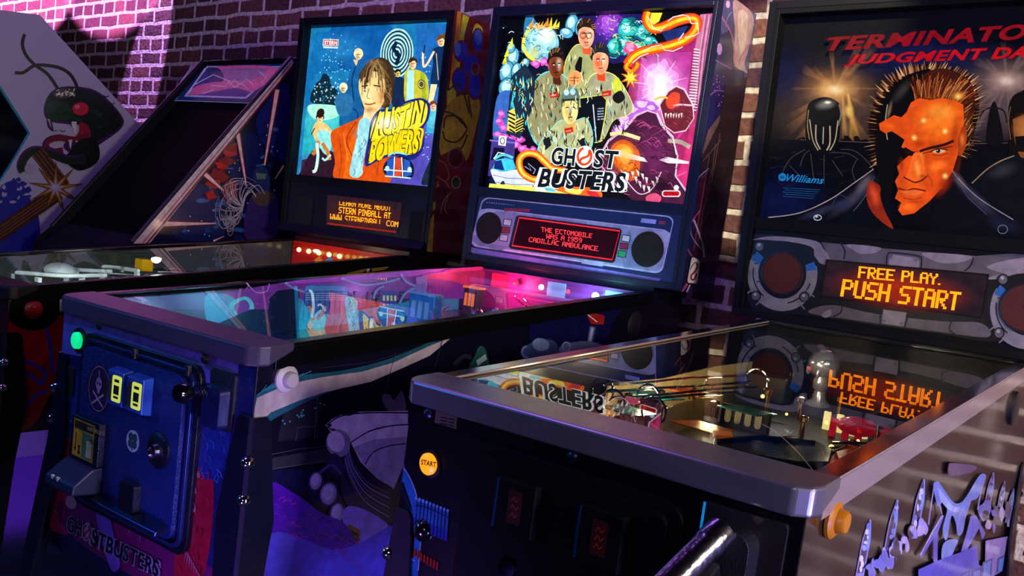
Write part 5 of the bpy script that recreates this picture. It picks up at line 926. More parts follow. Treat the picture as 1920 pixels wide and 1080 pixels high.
for x0 in (-0.095, 0.032):
    s_ = obj('coin_slot', prism(B(), [(x0, 0.822), (x0+0.062, 0.822), (x0+0.062, 0.892), (x0, 0.892)], lambda p: (p[0], -0.014, p[1]), lambda p: (p[0], -0.028, p[1])), mat('slot_black', '#020203', .6, spec=.12), d, bevel=0.002)
    obj('slot_bezel', box(B(), x0+0.001, x0+0.0035, -0.030, -0.027, 0.826, 0.890), mat('blue_steel', '#2c5c98', 0.25, 0.9), s_)
    la = Art(T2.front(-0.0284)); la.loc([(x0+.022, -.0284, .838), (x0+.044, -.0284, .838), (x0+.044, -.0284, .880), (x0+.022, -.0284, .880)], '#3c0c08')
    for zz in (.846, .856, .866): eline(la, [(x0+.027, zz), (x0+.031, zz+.006), (x0+.035, zz), (x0+.039, zz+.005)], .0014, '#a83010', -.0284)
    la.build('price_label', printmat('dim_red_label', 0.14), s_)
obj('door_lock', lathe(B(), (-0.07, -0.014, 0.775), (0, -1, 0), [(0, 0.014), (0.004, 0.013), (0.005, 0.001)], 22), mat('lock_dark', '#20242c', 0.25, 1.0), d, smooth=True)
for u in (-0.004, -0.25): obj('carriage_bolt', lathe(B(), (u, 0, 0.936), (0, -1, 0), [(0, 0.008), (0.003, 0.0075), (0.005, 0.004), (0.0055, 0.001)], 16), mat('bolt_blue_grey', '#303848', 0.3, 0.8), T2.r, smooth=True)
s_ = fbox(T2, 'instruction_plate', -0.236, -0.196, 0.926, 0.944, -0.003, 0, mat('tan_plate', '#5c4c44', 0.4), bevel=0.001)
a = Art(T2.front(-0.0033)); 
for i in range(3): a.line([(825, 782+i*6), (838, 784.6+i*6)], 2, '#201818'); a.line([(841, 785.2+i*6), (852, 787.4+i*6)], 2, '#201818')
a.build('plate_print', vinyl, s_)
b_ = obj('start_button', lathe(B(), (-0.2355, 0, 0.867), (0, -1, 0), [(0, 0.020), (0.003, 0.020), (0.004, 0.016), (0.004, 0.001)], 28), black, T2.r, smooth=True)
obj('button_lens', lathe(B(), (-0.2355, -0.003, 0.867), (0, -1, 0), [(0, 0.0155), (0.004, 0.0155), (0.006, 0.013), (0.0065, 0.001)], 28), mat('lit_orange_lens', '#ff9a10', 0.3, emit=1.15), b_, smooth=True)
a = Art(T2.front(-0.0098)); a.text('START', '790,861 818,866.5 817,876.5 789,871', '#2c1004', 0.03); a.build('button_word', vinyl, b_)
obj('game_button', lathe(B(), (-0.235, 0, 0.770), (0, -1, 0), [(0, 0.016), (0.004, 0.016), (0.010, 0.011), (0.012, 0.001)], 24), mat('black_knob'), T2.r, smooth=True)
# gun-style ball launcher
s_ = fbox(T2, 'launcher_plate', 0.176, 0.272, 0.855, 0.934, -0.005, 0, mat('launcher_plate_steel', '#50484e', 0.35, 0.9), r=0.006, bevel=0.002)
obj('launcher_body', prism(B(), rrect(0.190, 0.246, 0.80, 0.918, 0.018), lambda p: (p[0], -0.005, p[1]), lambda p: (p[0], -0.034, p[1])), blackmetal, s_, bevel=0.004)
bm = lathe(B(), (0.214, -0.030, 0.917), (-0.16, -0.86, -0.52), [(0, 0.012), (0.004, 0.0165), (0.03, 0.0175), (0.034, 0.016), (0.15, 0.0165), (0.152, 0.014), (0.152, 0.001)], 32); obj('launcher_barrel', bm, mat('worn_chrome', '#a8a4a8', 0.2, 1.0, bump=0.3, bscale=120), s_, smooth=True)
bm = B(); prx(bm, [(-0.05, 0.89), (-0.10, 0.866), (-0.105, 0.83), (-0.14, 0.74), (-0.10, 0.73), (-0.062, 0.82), (-0.034, 0.85)], 0.196, 0.226); obj('launcher_grip', bm, black, s_, bevel=0.006)
obj('blue_light_strip', box(B(), 0.1762, 0.1785, -0.0065, -0.005, 0.880, 0.932), mat('blue_strip', '#1890d8', 0.4, emit=0.5), s_)
# right side of the right machine: violet spires and tower blocks printed on gloss black
gl = printmat('gloss_printed_side', 0, 0.3, .6); pl = T2.side(T2.c-0.0056); a = Art(pl, clip=(1, .002, T2.yb+T2.dep-.012, .59, .99))
def spire(x, y0, y1, w_, sd):
    r_ = random.Random(sd); lean = (y1-y0)*-0.19
    L = lambda t, s: (x+lean*t+s*w_*(0.18+0.82*min(1, t*3.2)), y0+(y1-y0)*t)
    a.poly([L(t/8, -1) for t in range(9)]+[L(t/8, 1) for t in range(8, -1, -1)], '#8c86c8'); a.poly([L(t/8+.03, -.7) for t in range(8)]+[L(t/8+.03, .6) for t in range(7, -1, -1)], '#3c3048')
    a.poly([L(t/8+.02, .1) for t in range(5)]+[L(t/8+.02, .8) for t in range(4, -1, -1)], '#6c9cf0')
    for i in range(9): t = .12+i*.09; a.ell(*L(t, r_.uniform(-.4, .3)), w_*r_.uniform(.2, .55), w_*r_.uniform(.4, 1), r_.choice(['#a8a4e8', '#201420', '#7080d0', '#e0dcff', '#48406c']), n=9)
for x_, y0_, y1_, w_, sd in ((1632, 974, 1085, 8, 1), (1683, 937, 1060, 8, 2), (1733, 898, 1010, 8, 3), (1863, 886, 960, 6, 4), (1884, 902, 970, 5, 5), (1901, 916, 980, 4.5, 6)): spire(x_, y0_, y1_, w_, sd)
for i in range(46):
    r_ = random.Random(1100+i); t = r_.random(); x_ = 1628+t*110 if i < 30 else 1835+r_.random()*60; y_ = (1082-t*92 if i < 30 else 985-r_.random()*18)+r_.uniform(-22, 10)
    a.poly(wob(x_, y_, r_.uniform(3, 8), r_.uniform(7, 15), 8, .3, i), r_.choice(['#7478c8', '#a09ce0', '#4c4470', '#6c6cc8', '#2c2040', '#b4a8e0']), True)
a.poly('1750,910 1757,903 1762,906 1786,940 1802,942 1815,926 1836,892 1848,890 1846,906 1832,934 1820,940 1812,958 1806,996 1796,1004 1792,980 1784,968 1776,1010 1770,1008 1768,988 1776,956 1768,942 1762,948 1757,946', '#6c88e0', True); a.poly('1760,915 1786,948 1800,950 1796,960 1780,956 1764,938', '#a0b4f8', True)
for s_ in ('1752,908 1744,960 1741,984', '1846,894 1838,930 1833,956', '1762,946 1766,964', '1822,932 1800,1000', '1786,962 1796,964 1798,972'): a.line(s_, 2.4, '#908cc8', True)
a.poly('1724,1040 1742,1012 1764,966 1770,968 1758,1000 1758,1052 1750,1054 1750,1010 1728,1046', '#5c5cc8'); a.line('1726,1040 1748,998 1768,966', 2, '#c8b8e0'); a.poly('1768,1022 1780,1012 1796,1013 1790,1028 1784,1042 1766,1048', '#7c98e0', True)
a.poly('1820,968 1830,966 1848,1000 1842,1012 1836,990 1814,1030 1802,1034 1812,1000', '#6c70d8'); a.poly('1722,1068 1770,1046 1800,1036 1832,1022 1836,1060 1850,1064 1846,1090 1722,1090', '#4c50d0'); a.poly('1848,1014 1904,996 1900,1090 1846,1090', '#9c8ce0'); a.poly('1904,1004 1912,1006 1922,975 1930,1090 1900,1090', '#6c64c0')
for i, (x_, y_) in enumerate(P('1804,1074 1826,1068 1846,1052 1874,1044')):
    a.poly([(x_-3, y_+2), (x_+15, y_-6), (x_+13, y_+30), (x_-6, y_+30)], '#2c2c90' if i < 2 else '#5c50b0'); a.poly([(x_, y_+5), (x_+12, y_-1), (x_+10, y_+28), (x_-3, y_+28)], '#6c9cf0' if i > 1 else '#5068d8')
a.poly('1778,875 1786,868 1830,874 1820,886 1782,892', '#58406c', True)
a.build('side_artwork', gl, T2.r)

# ================================================================== inside the playfields
def lamp(M, p, r, m, parent=None):
    return obj('playfield_lamp', ball(B(), p, r), m, parent or M.board, smooth=True)
def glowlight(M, p, col, power, size=0.015):
    d_ = bpy.data.lights.new('lamp_light', 'POINT'); d_.color = col; d_.energy = power; d_.shadow_soft_size = size
    o_ = bpy.data.objects.new('lamp_light', d_); C.objects.link(o_); o_.parent = M.r; o_.location = p; return o_
# --- middle machine: printed inner wall, back wall with lamps, toys
gi = GB.c-0.026; pl = GB.side(-gi+0.001); a = Art(pl)
a.loc([(-gi+.001, .03, GB.zf-.112), (-gi+.001, GB.yb-.02, GB.zr-.115), (-gi+.001, GB.yb-.02, GB.zr-.006), (-gi+.001, .03, GB.zf-.006)], '#2c1448')
a.poly('380,555 560,525 800,505 905,500 905,560 760,560 560,600 420,610', '#7c2ca0'); a.poly('200,560 400,550 400,580 260,580', '#4c2880'); a.poly('385,556 410,550 440,560 470,600 440,612 400,606 386,596', '#38a8e0', True)
a.poly('430,570 460,556 476,572 470,596 450,602 440,590', '#5cd0f0', True); a.poly('440,574 458,562 468,574 462,590 448,592', '#7030a8', True); a.line('462,530 480,548 500,546 505,532', 1.6, '#c888e8', True)
a.poly('400,610 470,580 520,580 570,560 570,640 460,640', '#0c2848'); a.poly('505,560 520,545 560,540 570,620 500,620', '#0c1030')
a.poly('570,545 580,533 645,535 656,545 650,600 560,610', '#2c60b8'); a.poly('574,536 646,537 650,545 572,545', '#4c88d8')
for i in range(8): a.line([(572+i*9.6, 547), (568+i*9.6, 605)], 2.4, '#102c70')
for i in range(4): a.line([(572, 550+i*4), (652, 550+i*4)], 1, '#88b8f0')
for i in range(26):
    r_ = random.Random(1200+i); x_ = 650+r_.random()*150; h = r_.uniform(14, 34); y_ = 575; a.poly([(x_, y_), (x_, y_-h), (x_+r_.uniform(6, 12), y_-h), (x_+9, y_)], r_.choice(['#1c1848', '#241c5c', '#141038']))
    for j in range(5): a.ell(x_+2+r_.random()*6, y_-h+3+r_.random()*(h-6), .8, 1.1, '#c8b868', n=5)
a.poly('714,545 745,546 742,600 708,600', '#2c38a0'); [a.poly([(718+i*7, 554+j*16), (722+i*7, 554+j*16), (722+i*7, 564+j*16), (718+i*7, 564+j*16)], '#c8d890') for i in range(4) for j in range(2)]
for s_ in ('535,530 550,540 572,548', '640,522 680,534 720,530 750,522', '752,514 764,530 788,538', '745,580 760,550 790,536', '700,560 706,545 720,536'): a.line(s_, 4, '#6c8cd8', True)
a.poly('790,518 860,506 906,502 904,540 880,545 860,530', '#e81c70', True); a.poly('830,510 900,503 905,530 880,538', '#f8286c', True)
a.poly('560,600 800,560 860,560 860,600 560,650', '#187cb8'); a.poly('780,520 802,516 796,590 780,592', '#7868d0')
a.build('inner_wall_artwork', printmat('printed_inner_wall', 1.0, 0.35), GB.r)  # wall print glows by itself in place of lamplight falling on it
bk = GB.yb-0.014
s_ = obj('back_wall', prx(B(), [(bk, GB.zr-.14), (bk+.008, GB.zr-.14), (bk+.008, GB.zr-.004), (bk, GB.zr-.004)], -gi, gi), mat('magenta_back_wall', '#8c2c90', 0.4), GB.r)
for x_, cl, e_, r_ in ((-0.130, '#ff1830', 6, .009), (-0.040, '#d8ffff', 7, .008), (0.050, '#ff3048', 4, .006), (0.139, '#a8ffff', 14, .010)): lamp(GB, (x_, bk-.02, 1.066), r_, mat('lamp_'+cl[1:], cl, 0.3, emit=e_), s_)
for x_, cl in ((-.20, '#ff2060'), (0.0, '#a0c0ff'), (.19, '#80fff0')):
    obj('insert_strip', box(B(), x_-.03, x_+.03, bk-.004, bk, 1.045, 1.085), mat('strip_'+cl[1:], cl, 0.4, emit=0.5), s_)
glowlight(GB, (-.13, bk-.05, 1.06), (1, .08, .2), 1.8); glowlight(GB, (.139, bk-.05, 1.06), (.3, .9, 1), 1.5); glowlight(GB, (-.02, .45, .955), (.2, .6, 1), 3.0); glowlight(GB, (-.12, .85, 1.0), (.7, .25, 1), 1.8); glowlight(GB, (-.1, .25, .94), (.3, .7, 1), 1.2)
fl = GB.field(0); q = lambda u, v, h=0.0: GB.field(h).px(u, v)
def facade(M, c_, w_, h_, dpt, m, m2):
    o_ = obj('toy_building', box(B(), c_[0]-w_/2, c_[0]+w_/2, c_[1], c_[1]+dpt, c_[2], c_[2]+h_), m, M.board, bevel=0.002)
    bm = B(); box(bm, c_[0]-w_/2-.003, c_[0]+w_/2+.003, c_[1]-.003, c_[1]+dpt, c_[2]+h_, c_[2]+h_+.006)
    for i in range(3): box(bm, c_[0]-w_*.36+i*w_*.26, c_[0]-w_*.2+i*w_*.26, c_[1]-.003, c_[1], c_[2]+h_*.35, c_[2]+h_*.82)
    obj('building_trim', bm, m2, o_); return o_
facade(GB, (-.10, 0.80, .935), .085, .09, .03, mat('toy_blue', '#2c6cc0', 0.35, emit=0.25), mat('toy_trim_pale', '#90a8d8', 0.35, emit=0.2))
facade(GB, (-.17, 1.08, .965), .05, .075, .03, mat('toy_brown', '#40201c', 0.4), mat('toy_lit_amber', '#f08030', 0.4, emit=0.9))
o_ = obj('chrome_canister', lathe(B(), (-.06, .98, .99), (.5, -.5, -.25), [(0, .004), (.01, .014), (.05, .016), (.07, .010), (.078, .002)], 20), chrome, GB.board, smooth=True)
for i in range(9):
    r_ = random.Random(1300+i); x_, y_ = r_.uniform(-.2, .2), r_.uniform(.35, 1.15); z_ = GB.zl(y_)-.115
    obj('post', lathe(B(), (x_, y_, z_), (0, 0, 1), [(0, .006), (.03, .005), (.032, .008), (.038, .008), (.042, .002)], 12), mat('clear_blue_plastic', '#78a8d8', 0.2), GB.board, smooth=True)
for y_, w_ in ((.55, .09), (.9, .11)):
    obj('wire_ramp', tube(tube(B(), [(.02+w_*math.cos(t/8), y_+.3*t/24, GB.zl(y_+.3*t/24)-.05) for t in range(25)], .002), [(.05+w_*math.cos(t/8), y_+.3*t/24, GB.zl(y_+.3*t/24)-.05) for t in range(25)], .002), chrome, GB.board, smooth=True)
ap = obj('apron', prx(B(), [(.025, GB.zf-.112), (.025, GB.zf-.05), (.16, GB.zf-.036), (.16, GB.zf-.1)], -gi, gi), mat('apron_purple', '#2c2444', 0.35), GB.r)
a = Art(Plane(GB.r, (0, .025, GB.zf-.0495), (0, -.104, 1))); a.poly('300,572 318,566 342,574 338,590 320,586', '#8c8050', True); a.build('instruction_card', vinyl, ap)
# --- far machine
gi = AP.c-0.026; pl = AP.side(-gi+0.001); a = Art(pl)
a.loc([(-gi+.001, .03, AP.zf-.112), (-gi+.001, AP.yb-.02, AP.zr-.115), (-gi+.001, AP.yb-.02, AP.zr-.006), (-gi+.001, .03, AP.zf-.006)], '#44504c')
for i in range(60): r_ = random.Random(1400+i); x_ = r_.uniform(0, 300); y_ = r_.uniform(472, 505); a.line([(x_, y_), (x_+r_.uniform(20, 80), y_-3)], 1, r_.choice(['#5c6c68', '#3c4846', '#687874', '#505c5c']))
a.build('inner_wall', printmat('mirror_inner_wall', 0.5, 0.15), AP.r)  # greys glow by themselves, standing for lamplight and reflections on the wall
glowlight(AP, (0, .25, .94), (.85, .95, 1), 4.5); glowlight(AP, (-.05, .6, 1.0), (.9, 1, .9), 2.2); glowlight(AP, (0, 1.2, 1.06), (1, .6, .35), 0.7)
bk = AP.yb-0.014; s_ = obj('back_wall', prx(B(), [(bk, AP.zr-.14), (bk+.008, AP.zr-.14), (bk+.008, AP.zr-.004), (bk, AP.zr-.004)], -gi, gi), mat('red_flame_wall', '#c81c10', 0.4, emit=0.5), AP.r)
a = Art(Plane(AP.r, (0, bk-.0005, 0), (0, -1, 0)))
for i in range(11):
    t = i/10; u, v = 580+t*120, 471+t*16; a.ell(u, v, 6, 5, '#ff5010'); a.ell(u, v, 4, 3.5, '#ffc040')
for i in range(6): a.poly([(588+i*20, 489+i*1), (600+i*20, 478+i*2), (606+i*20, 492+i)], '#38a0d8' if i == 1 else '#ff9018')
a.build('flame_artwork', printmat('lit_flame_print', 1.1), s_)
for i in range(5): lamp(AP, (-.22+i*.055, bk-.02, AP.zr-.035), .009, mat('lamp_warm', '#ffd890', 0.3, emit=6), s_)
qa = lambda u, v, h=0.0: AP.field(h).px(u, v)
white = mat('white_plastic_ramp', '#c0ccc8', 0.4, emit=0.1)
for us in ('-20,500 60,503 110,500 150,506 210,509', '-20,508 50,512 120,517 200,516', '130,502 200,500 260,508'):
    pts = [qa(u, v, .06) for u, v in P(us)]; obj('ramp', tube(B(), spline([tuple(p) for p in pts]), .006), white, AP.board, smooth=True)
obj('clear_cover', ball(B(), tuple(qa(110, 506, .06)), .045, 1.6, 1, .5, 18), white, AP.board, smooth=True)
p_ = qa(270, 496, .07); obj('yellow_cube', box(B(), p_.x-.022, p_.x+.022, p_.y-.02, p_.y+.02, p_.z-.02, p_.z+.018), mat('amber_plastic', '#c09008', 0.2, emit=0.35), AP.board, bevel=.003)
for i in range(44):
    r_ = random.Random(6000+i); p_ = qa(r_.uniform(0, 330), r_.uniform(499, 524), .05)
    if i % 2: obj('ramp_bracket', box(B(), p_.x-.004, p_.x+r_.uniform(.004, .02), p_.y, p_.y+.01, p_.z-.01, p_.z+r_.uniform(-.004, .012)), white if i % 4 == 1 else mat('clear_grey_plastic', '#788480', .2), AP.board)
    else: obj('ramp_rail', tube(B(), [(p_.x, p_.y, p_.z), (p_.x+.02, p_.y+.05, p_.z+.004), (p_.x+r_.uniform(-.03, .05), p_.y+.12, p_.z+.002)], .0018, 6), white if i % 4 else chrome, AP.board, smooth=True)
for u in (15, 60, 180, 240): p_ = qa(u, 512, .03); obj('post', lathe(B(), (p_.x, p_.y, p_.z-.03), (0, 0, 1), [(0, .006), (.05, .005), (.055, .009), (.06, .002)], 12), white, AP.board, smooth=True)
# --- right machine
gi = T2.c-0.026; qt = lambda u, v, h=0.0: T2.field(h).px(u, v)
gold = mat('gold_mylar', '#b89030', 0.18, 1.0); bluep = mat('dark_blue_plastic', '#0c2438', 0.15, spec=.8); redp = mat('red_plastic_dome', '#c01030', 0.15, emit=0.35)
pl = T2.field(0.0004); a = Art(pl)
a.poly('900,760 1230,720 1420,700 1900,720 1560,960 1300,900 900,800', '#0a080a')
for q_, cl in (('1360,800 1480,770 1560,790 1500,850 1380,850', '#7c7470'), ('1400,810 1470,790 1520,806 1470,840', '#8c1c18'), ('1500,860 1600,800 1640,820 1540,900', '#c8b8a8'), ('1530,868 1600,824 1620,836 1550,890', '#b02018'), ('1380,790 1500,750 1640,760 1560,800', '#404850'), ('1230,790 1330,780 1340,860 1240,850', '#a88c40'), ('1620,860 1690,820 1660,900 1600,930', '#c83028')): a.poly(q_, cl)
for i in range(110): r_ = random.Random(1500+i); x_, y_ = r_.uniform(1180, 1700), r_.uniform(750, 900); a.line([(x_, y_), (x_+r_.uniform(10, 50), y_+r_.uniform(-8, 14))], r_.uniform(1, 4), r_.choice(['#101418', '#5c6468', '#a02018', '#d8c8a0', '#283038', '#183c50']))
a.build('playfield_artwork', printmat('playfield_print', 0.04, 0.5), T2.board)  # print given a faint glow of its own in place of lamplight
pl = T2.side(-gi+0.001); a = Art(pl); a.loc([(-gi+.001, .03, T2.zf-.112), (-gi+.001, T2.yb-.02, T2.zr-.115), (-gi+.001, T2.yb-.02, T2.zr-.006), (-gi+.001, .03, T2.zf-.006)], '#0a0a0e')
a.build('inner_wall', vinyl, T2.r)
obj('back_wall', box(B(), -gi, gi, T2.yb-.014, T2.yb-.006, T2.zr-.14, T2.zr-.004), mat('back_wall_black', '#0a0a0c', 0.4), T2.r)
# gold-lit ramp side walls on the left
for us, h0, h1 in (('1130,782 1230,770 1330,742 1400,730', .0, .062), ('1236,820 1290,800 1345,790', .0, .05)):
    bm = B(); lo = [qt(u, v, h0) for u, v in P(us)]; rows = []
    for p_ in lo: rows.append([bm.verts.new((p_.x, p_.y, p_.z)), bm.verts.new((p_.x, p_.y, p_.z+h1)), bm.verts.new((p_.x+.004, p_.y, p_.z+h1)), bm.verts.new((p_.x+.004, p_.y, p_.z))])
    for r0, r1 in zip(rows, rows[1:]):
        for i in range(4): bm.faces.new((r0[i], r0[(i+1) % 4], r1[(i+1) % 4], r1[i]))
    obj('gold_ramp_wall', bm, mat('gold_lit_wall', '#d8c080', 0.35, 0.4), T2.board)
for k_, us in enumerate(('1130,722 1200,718 1300,708 1400,704', '1136,735 1240,727 1330,722 1410,716', '1150,745 1260,738 1360,728 1420,726', '1180,752 1280,742 1380,735', '1560,830 1640,832 1720,842 1750,840', '1540,842 1600,838 1700,846')):
    obj('wire_ramp', tube(B(), spline([tuple(qt(u, v, .085 if k_ < 4 else .05)) for u, v in P(us)]), .0022), chrome, T2.board, smooth=True)
for u, v in P('1130,722 1150,745 1216,735 1420,704 1226,760'): 
    c_ = qt(u, v, .085); obj('wire_hoop', tube(B(), [(c_.x+.022*math.cos(t*PI/10), c_.y+.004*t/10, c_.z-.01+.022*math.sin(t*PI/10)) for t in range(-2, 13)], .002), chrome, T2.board, smooth=True)
for i in range(26):      # posts, standoffs and brackets in front of the gold wall
    r_ = random.Random(4000+i); u, v = r_.uniform(1130, 1345), 0; v = 800-(u-1130)*.16+r_.uniform(-8, 30); c_ = qt(u, v, 0); h = r_.uniform(.025, .07); w_ = r_.uniform(.003, .009)
    if i % 3 == 0: obj('bracket', box(B(), c_.x-w_, c_.x+w_, c_.y, c_.y+.006, c_.z, c_.z+h), black, T2.board, bevel=.001)
    elif i % 3 == 1: obj('post', lathe(B(), tuple(c_), (0, 0, 1), [(0, .0045), (h, .0035), (h+.002, .007), (h+.008, .007), (h+.010, .002)], 12), gold, T2.board, smooth=True)
    else: obj('standoff', cyl(B(), tuple(c_), (c_.x, c_.y, c_.z+h), .0035, n=12), chrome, T2.board, smooth=True)
for u, v, cl in ((1170, 770, 'teal'), (1225, 742, 'teal'), (1290, 735, 'orange'), (1310, 800, 'orange'), (1395, 770, 'teal')):
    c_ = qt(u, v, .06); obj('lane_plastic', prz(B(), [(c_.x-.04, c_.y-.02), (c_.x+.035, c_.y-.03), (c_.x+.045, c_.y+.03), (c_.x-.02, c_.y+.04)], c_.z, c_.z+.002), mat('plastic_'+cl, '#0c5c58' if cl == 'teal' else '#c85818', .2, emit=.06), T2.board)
for i in range(18):
    r_ = random.Random(5200+i); u, v = r_.uniform(1150, 1660), r_.uniform(742, 850); c_ = qt(u, v, .03)
    if abs(c_.x) < gi-.01: obj('playfield_lamp', ball(B(), tuple(c_), r_.uniform(.0025, .0045)), mat('lamp_warm_small', '#ffd080', .3, emit=2.5) if i % 4 else mat('lamp_red_small', '#c81808', .3, emit=1), T2.board, smooth=True)  # tiny glowing beads scattered here as added sparkle
# drop-target bank
c_ = qt(1392, 806, 0); bmk = box(B(), c_.x-.045, c_.x+.045, c_.y, c_.y+.012, c_.z, c_.z+.04); o_ = obj('target_bank', bmk, black, T2.board, bevel=.001)
for i in range(4): obj('drop_target', pry(B(), rrect(c_.x-.036+i*.019, c_.x-.024+i*.019, c_.z+.008, c_.z+.034, .0058), c_.y-.003, c_.y), mat('cream_target', '#a09878', 0.4), o_)
# chrome bust ornament (plain)
c_ = T2.field(.078).px(1545, 690); R_ = .033
bm = B(); ball(bm, (c_.x, c_.y, c_.z+.008), R_, 1, 1.1, .9, 24); s_ = obj('chrome_bust', bm, mat('mirror_chrome', '#d8d8e0', 0.2, 0.72, bump=.3, bscale=70), T2.board, smooth=True)
obj('bust_jaw', lathe(B(), (c_.x, c_.y-.003, c_.z-.048), (0, 0, 1), [(0, .010), (.006, .015), (.02, .017), (.032, .013), (.042, .016), (.05, .010)], 20), mat('mirror_chrome'), s_, smooth=True)
obj('bust_collar', lathe(B(), (c_.x, c_.y, c_.z-.085), (0, 0, 1), [(0, .024), (.008, .026), (.02, .014), (.04, .011)], 20), mat('mirror_chrome'), s_, smooth=True)
obj('red_lamp', ball(B(), (c_.x-.018, c_.y-.022, c_.z-.002), .0055), mat('lamp_red_eye', '#ff1828', .3, emit=2.0), s_, smooth=True)
obj('bust_lamp', ball(B(), (c_.x+.012, c_.y-.022, c_.z+.004), .004), chrome, s_, smooth=True)
bm = B(); ball(bm, (c_.x-.013, c_.y-.028, c_.z+.010), .011, 1, .6, .8, 14); ball(bm, (c_.x+.013, c_.y-.028, c_.z+.012), .011, 1, .6, .8, 14); ball(bm, (c_.x, c_.y-.03, c_.z-.01), .006, .8, 1, 1.8, 12); ball(bm, (c_.x-.026, c_.y-.012, c_.z-.006), .009, .6, 1, 1.3, 12); ball(bm, (c_.x+.026, c_.y-.012, c_.z-.006), .009, .6, 1, 1.3, 12); obj('bust_detail', bm, mat('mirror_chrome'), s_, smooth=True)
glowlight(T2, (c_.x-.03, c_.y-.14, c_.z+.01), (1, .95, .9), .18, .004); glowlight(T2, (c_.x+.06, c_.y-.10, c_.z+.02), (1, .9, .8), .14, .004)  # two unseen lights added to bring out highlights on the bust
# red dome, lit posts, cannon plastics
c_ = qt(1608, 800, .03); obj('red_dome', ball(B(), tuple(c_), .03, 1.2, 1, .55, 20), redp, T2.board, smooth=True)
c_ = qt(1660, 812, .03); obj('red_dome', ball(B(), tuple(c_), .018, 1.2, 1, .55, 18), redp, T2.board, smooth=True)
for i in range(7): c_ = qt(1546+i*12, 806+i*3+(i % 2)*10, .0); obj('lit_target', box(B(), c_.x-.006, c_.x+.006, c_.y, c_.y+.006, c_.z, c_.z+.034), mat('lit_cream', '#ffe898', .4, emit=1.0) if i % 2 == 0 else redp, T2.board, bevel=.001)
for i, (u, v) in enumerate(P('1496,790 1436,776 1500,830 1570,790 1640,846 1590,880 1332,800 1480,738 1420,730')):
    c_ = qt(u, v, 0); obj('post', lathe(B(), tuple(c_), (0, 0, 1), [(0, .005), (.036, .004), (.038, .0075), (.046, .0075), (.048, .002)], 12), (gold if i % 2 else chrome), T2.board, smooth=True)
def pxplate(name, px_, h, th, m, bev=.002):      # flat plastic lying parallel to the playfield
    up = [T2.field(h).px(u, v) for u, v in P(px_)]; pts = [(p.x, p.y) for p in up]; z = {(p.x, p.y): p.z for p in up}
    return obj(name, prism(B(), pts, lambda p: (p[0], p[1], z[p]), lambda p: (p[0], p[1], z[p]-th)), m, T2.board, bevel=bev)
pxplate('slingshot_plastic', '1342,824 1420,815 1530,826 1562,842 1556,866 1500,866 1342,838', .07, .012, bluep)
pxplate('slingshot_plastic', '1566,846 1600,838 1640,846 1628,868 1580,880', .07, .012, mat('black_plastic', '#06070c', .15, spec=.8))
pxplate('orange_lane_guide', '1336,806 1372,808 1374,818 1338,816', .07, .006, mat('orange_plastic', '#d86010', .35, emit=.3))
for us in ('1345,842 1500,870 1552,869', '1346,826 1420,818 1528,829', '1342,824 1340,838'): obj('slingshot_edge', tube(B(), [tuple(qt(u, v, .072)) for u, v in P(us)], .0025), mat('cyan_rubber', '#1878a0', .4), T2.board, smooth=True)
for k_, us in enumerate(('1556,876 1600,850', '1560,880 1585,905', '1560,850 1590,838 1610,850 1612,880', '1380,862 1470,858 1530,866')):
    obj('wire_guide', tube(B(), spline([tuple(qt(u, v, .06)) for u, v in P(us)]), .0025), chrome if k_ < 1 else black, T2.board, smooth=True)
for u, v in P('1355,868 1420,872'): obj('flipper_bat', ball(B(), tuple(qt(u, v, .02)), .016, 2.4, .8, .5, 16), mat('orange_plastic', '#d86010', .35, emit=.3), T2.board, smooth=True)
c_ = qt(1430, 752, 0); obj('back_box_toy', box(B(), c_.x-.045, c_.x+.045, c_.y, c_.y+.04, c_.z, c_.z+.055), mat('toy_black', '#0c0e14', .3), T2.board, bevel=.004)
obj('apron', prx(B(), [(.025, T2.zf-.112), (.025, T2.zf-.05), (.12, T2.zf-.085), (.12, T2.zf-.108)], -gi, gi), mat('apron_black', '#0c0c10', 0.35), T2.r)
glowlight(T2, (-.13, .40, .975), (1, .8, .5), 1.6); glowlight(T2, (-.12, .62, .985), (1, .75, .35), 0.4); glowlight(T2, (.15, .50, .99), (1, .75, .45), 0.05); glowlight(T2, (-.02, .8, 1.0), (1, .8, .5), 0.08)

# ================================================================== arcade cabinets at the left
tm = thing('arcade_cabinet', 'arcade cabinet with a slanted black screen bay and red and white striped side', 'arcade cabinet', (-2.815, 1.2, 0), 0, 'arcade cabinets at the left')
bpy.context.view_layer.update()
ox, oy = -2.815, 1.2; hw = .325
prof = [(1.58, 0.0), (1.58, 1.80), (1.389, 1.80), (.778, 1.006), (.72, .95), (.70, .86), (.86, .80), (.86, 0.0)]
prof = [(y-oy, z) for y, z in prof]; tblk = mat('cabinet_black', '#030305', 0.6, spec=.15)
for s_ in (-1, 1):
    a0, a1 = sorted((s_*hw, s_*(hw-.018))); o_ = obj('side_panel', prx(B(), prof, a0, a1), tblk, tm, bevel=.001)
    obj('edge_trim', tube(B(), [(s_*(hw-.009), 1.389-oy, 1.80), (s_*(hw-.009), .778-oy, 1.006)], .009), mat('trim_black_plastic', '#0c0c18', .3), o_)
obj('cabinet_back', prx(B(), [(.36, 0.05), (.375, 0.05), (.375, 1.79), (.36, 1.79)], -hw+.018, hw-.018), tblk, tm)
obj('cabinet_top', box(B(), -hw+.018, hw-.018, 1.389-oy, .375, 1.782, 1.80), tblk, tm)
sd = Vector((0, 1.389-.778, 1.80-1.006)).normalized(); nn = Vector((0, -sd.z, sd.y))
def slant(t, d=0.0): v = Vector((0, .778-oy, 1.006)) + sd*t + nn*d; return (v.y, v.z)
